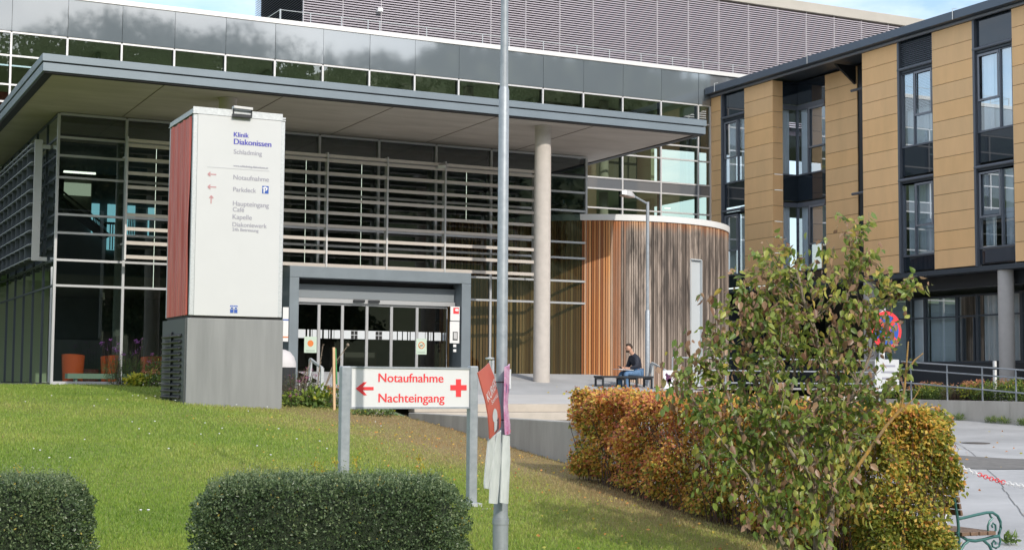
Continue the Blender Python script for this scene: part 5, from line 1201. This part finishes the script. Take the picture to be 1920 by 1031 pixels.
# ================================================================== AUTUMN HEDGE
M_AUT = leafmat('autumn_leaf', [(0,(.15,.07,.035)),(.18,(.18,.24,.045)),(.36,(.50,.50,.09)),(.55,(.86,.62,.13)),(.75,(.82,.41,.12)),(1,(.62,.21,.14))], .45, .5)
def autumn_hedge():
    X0, X1, Y0, Y1 = 10.3, 11.33, 12.15, 18.9
    t = thing('autumn_hedge', 'loose hedge in orange, yellow and green autumn leaf along the parking edge', 'hedge', (10.8, 15.5, -1.9))
    def zt(y): return -.31+.13*(y-12.15)/6.7
    def zg(x, y): return min(lawnz(x,y), max(parkz(x,y),-2.3)) if x > 11.2 else lawnz(x, y)
    n = 92000
    Y = RNG.uniform(Y0, Y1, n); th = RNG.random(n)
    # shell of the cross-section: left face, top, right face, plus some inside
    f = RNG.random(n); x = np.empty(n); h = np.empty(n)
    left = f < .42; top = (f >= .42) & (f < .66); right = (f >= .66) & (f < .80); ins = f >= .80
    e = np.abs(RNG.normal(0,.09,n))
    x[left] = X0+e[left]; h[left] = RNG.random(left.sum())
    x[top] = RNG.uniform(X0,X1,top.sum()); h[top] = 1-e[top]*.7
    x[right] = X1-e[right]; h[right] = RNG.random(right.sum())
    x[ins] = RNG.uniform(X0,X1,ins.sum()); h[ins] = RNG.random(ins.sum())
    # the end facing the viewer
    m = 26000; f2 = np.abs(RNG.normal(0,.10,m)); Y = np.concatenate([Y, Y0+f2]); x = np.concatenate([x, RNG.uniform(X0,X1,m)]); h = np.concatenate([h, RNG.random(m)])
    m = 7000; f2 = np.abs(RNG.normal(0,.10,m)); Y = np.concatenate([Y, Y1-f2]); x = np.concatenate([x, RNG.uniform(X0,X1,m)]); h = np.concatenate([h, RNG.random(m)])
    n = len(x)
    ztop = np.array([zt(y) for y in Y])+.03*np.sin(Y*5.1)+.03*np.sin(Y*11+x*7)+np.abs(RNG.normal(0,.04,n)); zb = np.array([zg(a, b) for a, b in zip(x, Y)])
    Z = zb+.08+(ztop-zb-.08)*h
    bulge = .05*np.sin(Y*2.3+1)+.05*np.sin(Y*5.7+Z*4)+.05*np.sin(Z*9+Y*3)-.12*np.clip(1-h*3,0,1)+RNG.normal(0,.045,n)
    x = np.where(x < 10.8, x-bulge, x+bulge*.6); Y = np.where(Y < Y0+.4, Y+.08*np.sin(x*7+Z*6), Y)
    # gaps lower down
    gap = np.sin(Y*3.9+np.sin(Z*4))*np.sin(Z*5.3+Y*1.7+x*2); keep = (RNG.random(n) < np.where(gap > .18, np.where(h < .82, .18, .8), .85))
    P = np.stack([x,Y,Z],1)[keep]; h = h[keep]; n = len(P)
    hue = .53+.25*RNG.normal(size=n)+.18*(h-.55)*1.2+.07*np.sin(P[:,1]*1.9+.6)+.10*np.sin(P[:,1]*4.3+P[:,2]*3)*np.sin(P[:,2]*4+P[:,0]*5)
    hue += .17*np.clip((P[:,1]-14)/3.5,-.5,1); hue -= .05*np.clip((13.4-P[:,1])/1.2,0,1)
    hue = np.where(RNG.random(n) < .09, .02+.1*RNG.random(n), np.clip(hue,.2,1))
    D = RNG.normal(size=(n,3))*.7+np.array((0,0,-.35))+np.where(P[:,:1] < 10.8, -1, 1)*np.array((.35,0,0))
    leaf_obj('foliage', P, D, .038+.030*RNG.random(n), .037, hue, M_AUT, t, .25)
    mb = MB()
    for k in range(520):
        y = random.uniform(Y0+.05, Y1-.05); xx = random.uniform(X0+.06, X1-.06); zb_ = zg(xx,y); H = (zt(y)-zb_)*random.uniform(.75,1.04); p = Vector((xx,y,zb_-.05)); pts = [p]; d = Vector((random.gauss(0,.16),random.gauss(0,.16),1)).normalized()
        for s in range(4): p = p+d*(H/4); pts.append(p.copy()); d = (d+Vector((random.gauss(0,.13),random.gauss(0,.13),.05))).normalized()
        mb.tube(pts, [.009,.007,.005,.004,.002], 4, cap=False)
        for s in (2,3,4):
            b = pts[s]; mb.tube([b, b+Vector((random.gauss(0,.10),random.gauss(0,.10),random.uniform(.02,.16)))], [.003,.0015], 3, cap=False)
    mb.build('twigs', M_TWIG, t)
autumn_hedge()

# ================================================================== BROADLEAF SHRUB in front of the hedge
M_SHRUB = leafmat('shrub_leaf', [(0,(.20,.10,.065)),(.12,(.50,.32,.21)),(.2,(.42,.28,.15)),(.26,(.15,.20,.055)),(.5,(.16,.25,.055)),(.75,(.34,.40,.09)),(.92,(.52,.50,.11)),(1,(.60,.46,.12))], .42, .38)
def shrub():
    DB = 14.6; base = PD(1545, 1045, DB); gz = lawnz(base.x, base.y); base.z = gz
    t = thing('broadleaf_shrub', 'tall thin shrub with drooping green and browning leaves in front of the autumn hedge', 'shrub', tuple(base))
    segs = []; tips = []
    def at(px, py, dD=0): return PD(px, py, DB+dD)
    trunks = [  # (pixel path, depth offsets, radius)
        ([(1545,1035),(1530,960),(1520,880),(1555,800),(1600,740),(1630,670),(1645,600)], [0,-.05,-.1,0,.1,.2,.25], .042),
        ([(1540,1035),(1525,930),(1500,840),(1530,760),(1545,690),(1520,600),(1500,540),(1492,490)], [0,.1,.15,.1,.1,.05,0,0], .045),
        ([(1548,1035),(1560,950),(1548,860),(1560,780),(1555,700),(1570,620),(1588,560),(1595,500),(1602,455)], [0,.05,.1,.25,.3,.3,.3,.25,.25], .040),
        ([(1500,1040),(1455,990),(1420,910),(1400,830),(1370,760),(1345,690),(1330,640)], [-.1,-.15,-.2,-.2,-.15,-.1,-.1], .034),
        ([(1510,1040),(1470,960),(1440,880),(1430,800),(1420,720),(1400,640),(1395,580),(1385,545)], [-.05,0,.05,.1,.15,.2,.2,.2], .030),
        ([(1450,985),(1400,890),(1350,820),(1310,770),(1285,720)], [-.2,-.3,-.35,-.35,-.3], .018),
        ([(1525,900),(1480,840),(1455,790),(1440,740),(1460,660),(1470,600)], [-.2,-.3,-.3,-.25,-.2,-.2], .022),
        ([(1555,850),(1600,800),(1630,770),(1650,740)], [.1,-.1,-.2,-.25], .016),
        ([(1500,850),(1475,770),(1490,700),(1480,640),(1460,560),(1450,520)], [.1,.2,.25,.25,.2,.2], .020),
        ([(1560,700),(1610,650),(1640,590),(1662,562),(1678,548)], [.2,.25,.3,.3,.3], .014)]
    mb = MB(); outer = []
    for path, dd, r in trunks:
        pts = [at(px, py, d) for (px, py), d in zip(path, dd)]
        if path[0][1] > 1000: pts[0].z = lawnz(pts[0].x, pts[0].y)-.05
        k = len(pts); fine = []; 
        for i in range(k-1):
            for s in range(3): fine.append(pts[i].lerp(pts[i+1], s/3)+Vector((random.gauss(0,.008),random.gauss(0,.008),0)))
        fine.append(pts[-1]); rs = [r*(1-.78*i/(len(fine)-1)) for i in range(len(fine))]
        mb.tube(fine, rs, 8)
        for i in range(3, len(fine)): outer.append((fine[i], (fine[i]-fine[i-1]).normalized(), rs[i], i/(len(fine)-1)))
    tw = []
    def grow(p, d, L, r, lev):
        pts = [p]; n = 4
        for i in range(n):
            d = (d+Vector((random.gauss(0,.16),random.gauss(0,.16),random.gauss(.05,.12)))).normalized(); p = p+d*(L/n); pts.append(p.copy())
        mb.tube(pts, [r*(1-.6*i/n) for i in range(n+1)], 5 if r > .004 else 4, cap=False)
        if lev > 0:
            for q in (2,3,4): 
                if random.random() < .75: grow(pts[q], (d+Vector((random.gauss(0,.6),random.gauss(0,.6),random.gauss(.1,.4)))).normalized(), L*random.uniform(.45,.75), r*.55, lev-1)
        for q in range(1, n+1): tw.append((pts[q], d, lev))
    for p, d, r, f in outer:
        for _rep in range(2 if random.random() < .55 else 1):
            s = Vector((random.gauss(0,1),random.gauss(0,1),random.gauss(.35,.5))).normalized()
            grow(p, (s+d*.6).normalized(), random.uniform(.16,.42)*(1.1-.35*f), max(.004, r*.45), 1)
    mb.build('branches', M_BARK, t, True)
    # a lichen-yellow broken branch at the right foot
    yb = MB(); yb.tube([at(1590,900,-.4),at(1625,850,-.4),at(1660,800,-.4),at(1690,765,-.4),at(1697,720,-.4),at(1703,640,-.4)], [.019,.018,.016,.013,.010,.007], 8); yb.tube([at(1697,700,-.4),at(1715,675,-.4),at(1731,662,-.4)], [.011,.009,.007], 7); yb.tube([at(1680,778,-.4),at(1715,745,-.4),at(1728,722,-.4)], [.008,.005,.003], 5)
    yb.build('lichen_branch', M_TWIGY, t, True)
    # leaves in drooping pairs along the twigs
    Pl = []; Dl = []; hue = []; Ll = []
    for p, d, lev in tw:
        px_h = p.z
        for k in range(random.choice((1,1,2,2,3)) if lev == 0 else random.choice((0,1,1,2))):
            s = Vector((random.gauss(0,1),random.gauss(0,1),random.gauss(-.75,.5))).normalized()
            q = p+Vector((random.gauss(0,.03),random.gauss(0,.03),random.gauss(0,.02)))
            Pl.append(q); Dl.append(s); b = .62+random.gauss(0,.18)+(.08 if q.z > .5 else -.04)
            if random.random() < .19+.16*(q.z > .1)*(random.random() < .7): b = random.uniform(0,.16)
            hue.append(b); Ll.append(random.uniform(.05,.105)*(.8 if b < .17 else 1))
    # heavier leaf low on the right and a few at the crown
    def clump(px, py, dD, sx, n, h0):
        c = at(px, py, dD)
        for _ in range(int(n*(1.3 if py > 760 else .95))):
            q = c+CR*random.gauss(0,sx)+Vector((0,0,random.gauss(0,sx*.8)))+CF*random.gauss(0,sx*.7)
            Pl.append(q); Dl.append(Vector((random.gauss(0,.5),random.gauss(0,.5),-1)).normalized()); hue.append(random.gauss(h0+.10,.17) if random.random() > (.18 if py > 780 else .34) else random.uniform(0,.15)); Ll.append(random.uniform(.06,.11))
    for a in ((1505,930,-.3,.16,70,.55),(1570,900,-.2,.15,60,.62),(1590,850,-.2,.12,40,.7),(1480,985,-.3,.16,55,.5),(1340,850,-.4,.13,45,.48),(1440,820,-.3,.16,45,.5),(1600,940,-.2,.1,26,.75),(1540,990,-.2,.12,36,.6),
              (1560,520,.2,.20,80,.62),(1610,490,.2,.13,50,.5),(1510,560,.1,.20,90,.64),(1460,560,.1,.16,60,.6),(1620,590,.2,.18,80,.45),(1560,640,.1,.2,60,.6),(1400,590,0,.12,50,.35),(1350,620,0,.13,55,.4),(1420,660,0,.18,60,.55),(1300,690,-.1,.12,40,.45),(1645,640,.2,.09,18,.3),(1370,740,-.1,.18,60,.45),(1598,448,.25,.05,8,.5),(1290,660,-.1,.10,30,.3),(1330,560,0,.06,12,.1),(1400,555,0,.12,40,.35),(1440,600,.1,.16,60,.55),(1480,640,.1,.16,60,.5),(1580,700,.2,.2,70,.5),(1625,700,.2,.09,18,.3),(1655,610,.1,.08,26,.25),(1450,740,-.1,.2,80,.5),(1540,780,-.1,.2,70,.5),(1400,800,-.2,.18,60,.45),(1350,900,-.4,.12,30,.5),(1480,900,-.3,.2,70,.52),(1530,850,-.2,.18,60,.6),(1600,780,0,.14,40,.45),(1440,960,-.4,.13,35,.5),(1290,740,-.2,.12,35,.4),(1260,720,-.2,.07,12,.3),(1550,470,.2,.09,25,.6),(1500,700,.1,.22,60,.5),(1320,770,-.3,.14,40,.45)): clump(*a)
    n = len(Pl)
    leaf_obj('foliage', np.array([tuple(p) for p in Pl]), np.array([tuple(p) for p in Dl]), np.array(Ll), np.array(Ll)*.56, np.array(hue), M_SHRUB, t, .16, True)
shrub()

# ================================================================== FLOWER BEDS AND SMALL PLANTS
M_HERB = leafmat('herb_leaf', [(0,(.14,.09,.06)),(.3,(.10,.14,.06)),(.6,(.13,.22,.05)),(.85,(.28,.36,.05)),(1,(.55,.50,.05))], .35, .6)
M_PETAL = leafmat('petal', [(0,(.30,.10,.45)),(.35,(.45,.15,.50)),(.6,(.65,.20,.35)),(.8,(.75,.35,.04)),(1,(.62,.30,.20))], .3, .6)
def herb(label, c, rx, ry, h, n, hue0, hs, L, Wd, stems=0, fl=0, fhue=0, fh=(.8,1.2), fsz=.02, name='flowering_plant', cat='plant', up=.6, group='plants in the beds'):
    t = thing(name, label, cat, tuple(c), group)
    a = RNG.random(n)*2*math.pi; r = np.sqrt(RNG.random(n)); z = RNG.random(n)**.8
    P = np.stack([c[0]+rx*r*np.cos(a)*(.75+.35*z), c[1]+ry*r*np.sin(a)*(.75+.35*z), c[2]+h*z*(1-.35*r*r)*(1+.12*np.sin(a*5))],1)
    leaf_obj('foliage', P, RNG.normal(size=(n,3))*.7+np.array((0,0,up)), L*(.6+.8*RNG.random(n)), Wd, hue0+hs*RNG.normal(size=n)+.25*(z-.5), M_HERB, t, .2)
    mb = MB(); fp = []
    for k in range(stems):
        aa = random.random()*6.283; rr = math.sqrt(random.random()); top = Vector((c[0]+rx*rr*math.cos(aa)*1.1, c[1]+ry*rr*math.sin(aa)*1.1, c[2]+h*random.uniform(*fh)))
        b = Vector((c[0]+(top.x-c[0])*.5, c[1]+(top.y-c[1])*.5, c[2])); mb.tube([b, b.lerp(top,.6)+Vector((random.gauss(0,.01),0,0)), top], [.005,.004,.003], 4, cap=False); fp.append(top)
    if stems: mb.build('stems', M_TWIG, t)
    if fl:
        Q = []
        for k in range(fl):
            p = random.choice(fp) if fp else Vector(P[random.randrange(n)])
            Q += [tuple(p+Vector((random.gauss(0,fsz),random.gauss(0,fsz),random.gauss(0,fsz*.6)))) for _ in range(7)]
        Q = np.array(Q); leaf_obj('flowers', Q, RNG.normal(size=(len(Q),3))+np.array((0,0,.4)), fsz*.9, fsz*.7, fhue+.06*RNG.normal(size=len(Q)), M_PETAL, t, kind='stuff')
    return t
def gp(px, py, Y): p = PY(px, py, Y); return (p.x, p.y, lawnz(p.x, p.y)-.02)
herb('grey-green clump with purple flower heads on tall stems outside the corner glass', gp(232,725,36.2), .52, .4, .78, 2600, .38, .13, .07, .010, 34, 40, .25, (.85,1.5), .028)
herb('mixed flower clump with pink heads right against the left side of the signpost', gp(292,725,35.8), .25, .35, .75, 900, .40, .2, .07, .02, 12, 16, .45, (.8,1.25), .025)
herb('bright yellow-green hosta leaves at the foot of the purple flowers', gp(258,732,35.2), .28, .22, .30, 300, .88, .08, .13, .07, name='leafy_plant')
herb('low sedum with brownish pink heads next to the yellow-green hosta', gp(287,735,34.9), .2, .2, .42, 260, .62, .1, .06, .04, 14, 22, .97, (.85,1.05), .03, name='leafy_plant')
herb('reddish brown heather-like clump beside the right foot of the signpost', gp(560,745,29.8), .42, .45, .62, 1700, .12, .12, .07, .010, 46, 26, .52, (.8,1.25), .022)
herb('broad green leaves with pink blossom in front of the reddish clump', gp(592,760,28.9), .30, .3, .44, 420, .66, .12, .11, .06, 0, 6, .5, name='leafy_plant')
herb('small green plant with pink blossom close to the plinth corner', gp(545,760,28.7), .18, .2, .32, 260, .6, .12, .08, .04, 5, 10, .5, (.7,1.2), .02, name='leafy_plant')
herb('orange marigolds beside the wooden stake', gp(628,752,29.2), .22, .2, .50, 300, .5, .15, .06, .03, 14, 26, .80, (.6,1.1), .028)
herb('low spreading green plant under the sign panel', gp(700,772,27.6), .5, .2, .16, 380, .45, .2, .07, .03, name='leafy_plant')
# dry flower stalks
p0 = gp(598,750,29.6); t = thing('dry_stalks', 'long dry brown flower stalks leaning between the plants and the wooden stake', 'plant', p0, 'plants in the beds'); mb = MB(); 
for path in (((566,742),(576,700),(583,672)),((592,745),(598,700),(606,645)),((600,745),(622,690),(652,648)),((612,720),(625,690),(632,672)),((556,740),(570,705),(577,690))):
    pts = [PY(x, y, 29.6) for x, y in path]; fine = [pts[0], pts[0].lerp(pts[1],.5)+Vector((.01,0,0)), pts[1], pts[1].lerp(pts[2],.5)+Vector((-.01,0,0)), pts[2]]; mb.tube(fine, [.013,.012,.011,.009,.006], 6)
    for k in range(14): b = fine[1].lerp(fine[4], random.random()); mb.tube([b, b+Vector((random.gauss(0,.03),random.gauss(0,.02),random.uniform(0,.05)))], [.007,.002], 4, cap=False)
mb.build('stalks', M_BARK, t); q = PY(652,647,29.6); mb = MB(); mb.lathe((q.x,q.y), [(.005,q.z-.03),(.035,q.z-.01),(.03,q.z+.03),(.004,q.z+.045)], 9); mb.build('seed_head', M_BARK, t, True)
# stake
a = PY(627, 772, 28.6); b = PY(625.5, 651, 28.6); gz_ = lawnz(a.x, a.y)
sk = thing('wooden_stake', 'pale wooden stake with one green painted side standing by the flower bed', 'stake', (a.x, 28.6, gz_))
MB().bar((a.x,28.6,gz_-.2), b, .05, .05, up=(0,1,0)).build('stake', M_STAKE, sk, bevel=.004)
MB().bar(Vector((a.x+.038,28.6,PY(627,720,28.6).z)), b+Vector((.038,0,-.02)), .024, .045, up=(0,1,0)).build('painted_side', M_STAKEG, sk)
# bed along the right wing
def wp(px, Y_z=-.45): p = PX(px, 745, 31.2); return (p.x, p.y, Y_z)
GB = 'plants below the right wing'
for px, lab, h, n, hu, L, Wd, st, fl, fh_, rx in ((1716,'low yellow-brown ground cover at the left end of the wing bed',.35,500,.55,.08,.03,8,10,.97,.5),
    (1738,'brownish pink sedum heads above yellow-green leaves behind the second railing post',.50,420,.8,.07,.04,26,40,.97,.42),(1757,'dense dark green bush in the bed just left of the third railing post',.46,1100,.58,.07,.035,0,3,.1,.5),
    (1788,'dry pinkish grass tuft in the wing bed right of the third railing post',.42,600,.08,.12,.010,18,10,.97,.4),(1822,'yellow-green sedum with pink heads left of the fourth railing post',.52,460,.82,.07,.04,26,40,.97,.42),
    (1850,'tall leafy sedum with rusty heads in front of the grey wing column',.55,600,.62,.08,.04,26,44,.97,.5),(1880,'green bush at the foot of the grey wing column',.6,900,.5,.07,.035,10,8,.97,.5),(1908,'large mixed green plant by the right edge of the wing bed',.6,900,.6,.09,.04,10,14,.97,.5)):
    c = wp(px); herb(lab, c, rx, .42, h, n, hu, .14, L, Wd, st, fl, fh_, (.8,1.1), .04, group=GB, name='leafy_plant')
c = wp(1866); st_ = thing('marker_post', 'short white marker post standing in the bed before the grey column', 'post', c); MB().box(c[0]-.04, c[0]+.04, c[1]-.04, c[1]+.04, c[2]-.1, c[2]+1.15).build('post', M_WHITE, st_, bevel=.008); MB().box(c[0]-.042, c[0]+.042, c[1]-.042, c[1]+.042, c[2]+.9, c[2]+.98).build('band', M_DARK, st_)
# weeds on the parking edge
for px, lab in ((1796,'small weed tuft at the wall foot beside the hedge'),(1858,'wide weed tuft at the foot of the parking wall'),(1882,'spiky green weed at the foot of the parking wall'),(1918,'reddish weed at the wall foot by the right edge')):
    p = PX(px, 788, 29.85); herb(lab, (p.x, p.y, parkz(p.x,p.y)-.01), .1, .22, .16, 160, .55, .15, .12, .014, name='weed', cat='weed', group='weeds in the parking', up=1.)
p = PD(1893, 972, 19.0); p.z = parkz(p.x, p.y); herb('lone green weed growing from the asphalt behind the bench arm', tuple(p), .09, .09, .13, 60, .62, .1, .10, .03, name='weed', cat='weed', group='weeds in the parking', up=.9)
# fallen leaves
n = 900; tt = RNG.random(n); X = RNG.uniform(5,11.3,n); Y = RNG.uniform(11,26,n); k = RNG.random(n) < ((X-4)/7)**1.6; X = X[k]; Y = Y[k]
leaf_obj('fallen_leaves', np.stack([X,Y,np.array([lawnz(a,b)+.045 for a,b in zip(X,Y)])],1), RNG.normal(size=(len(X),3))*np.array((1,1,.15)), .045, .03, .3+.6*RNG.random(len(X)), M_AUT, None, kind='stuff')
q = PD(1880, 868, 25); 

# ================================================================== WOODS on the hillside (mirrored in the glass)
def woods():
    mb = MB(); sp = []
    for k in range(1500):
        y = random.uniform(-310,-120); x = random.uniform(-60,330); sp.append((x, y, random.uniform(4,8), random.random() < .6))
    for k in range(260): x = random.uniform(-60,330); sp.append((x, -308+random.uniform(-4,4), random.uniform(2.5,6.5), random.random() < .5))
    # nearer tall trees: (pixel x in the mirror, pixel top)
    for px, py, con in ((40,55,0),(96,52,0),(150,45,0),(180,20,0),(205,12,1),(222,10,1),(238,22,0),(262,30,0),(285,40,0),(310,38,1),(338,72,1),(372,62,0),(398,52,1),(410,66,0),(432,52,0),(455,50,1),(470,48,0),(490,62,1),(503,72,1)):
        d = ray(px, py); yy = -62+random.uniform(-5,5); k = (97.1-yy)/d.y; x = d.x*k; zt = d.z*k; z0 = hillz(x, yy); sp.append((x, yy, zt-z0, con))
    V = []; 
    for x, y, h, con in sp:
        z0 = hillz(x, max(y,-311)); mb.tube([(x,y,z0-1),(x,y,z0+h*.5)], [h*.018,h*.01], 5, 1)
        nl = int(7000+h*h*4) if y > -70 else 70; nl = min(nl, 12000)
        t = np.sqrt(RNG.random(nl)) if con else RNG.random(nl)
        a = RNG.random(nl)*6.283
        if con: z = h*(1-.92*t); r = .165*h*t*RNG.random(nl)**.6*(.75+.25*np.sin(z*11/h*6.28))
        else:
            u = unit(nl)*(RNG.random(nl)**.33)[:,None]; z = h*(.60+.40*u[:,2]); r = h*.30*np.hypot(u[:,0],u[:,1]); a = np.arctan2(u[:,1],u[:,0]); r *= 1+.25*np.sin(a*3+z*.7)
        V.append((np.stack([x+r*np.cos(a), y+r*np.sin(a), z0+z],1), np.full(nl, .36 if y > -70 else h*.13)))
    o = mb.build('woodland', [leafmat('wood_leaf', [(0,(.018,.03,.012)),(.5,(.04,.065,.02)),(1,(.12,.10,.03))], .15, .8), M_BARK], kind='stuff')
    P = np.concatenate([v[0] for v in V]); S = np.concatenate([v[1] for v in V]); n = len(P)
    leaf_obj('woodland', P, RNG.normal(size=(n,3))+np.array((0,0,-.2)), S*1.4, S*1.0, .45+.25*RNG.normal(size=n), bpy.data.materials['wood_leaf'], None, kind='stuff')
woods()

# seams and blown leaves on the parking
def seam(pts, wd):
    P = []
    for (ax, ay), (bx, by) in zip(pts, pts[1:]):
        for i in range(14): P.append((ax+(bx-ax)*i/14, ay+(by-ay)*i/14))
    mb = MB()
    for (ax, ay), (bx, by) in zip(P, P[1:]):
        d = Vector((bx-ax, by-ay, 0)).normalized(); n_ = Vector((-d.y, d.x, 0))*wd/2; jx = random.uniform(-.02,.02)
        q = [(ax-n_.x, ay-n_.y), (ax+n_.x, ay+n_.y), (bx+n_.x, by+n_.y), (bx-n_.x, by-n_.y)]
        mb.quad(*[(x+jx, y, parkz(x+jx, y)+.008) for x, y in q[::-1]])
    mb.build('asphalt_seam', M_ASPHD, kind='structure')
seam([(14.5,14),(20,20.5),(25,27),(29.9,33)], .014); seam([(18.5,15.5),(23.5,19),(29.8,24.2)], .018); seam([(24.5,20),(22.5,25),(23.0,31)], .014)
n = 260; X = RNG.uniform(12.5,29,n); Y = RNG.uniform(12,33,n)
leaf_obj('fallen_leaves', np.stack([X,Y,np.array([parkz(a,b)+.015 for a,b in zip(X,Y)])],1), RNG.normal(size=(n,3))*np.array((1,1,.1)), .07, .045, .4+.6*RNG.random(n), M_AUT, None, kind='stuff')
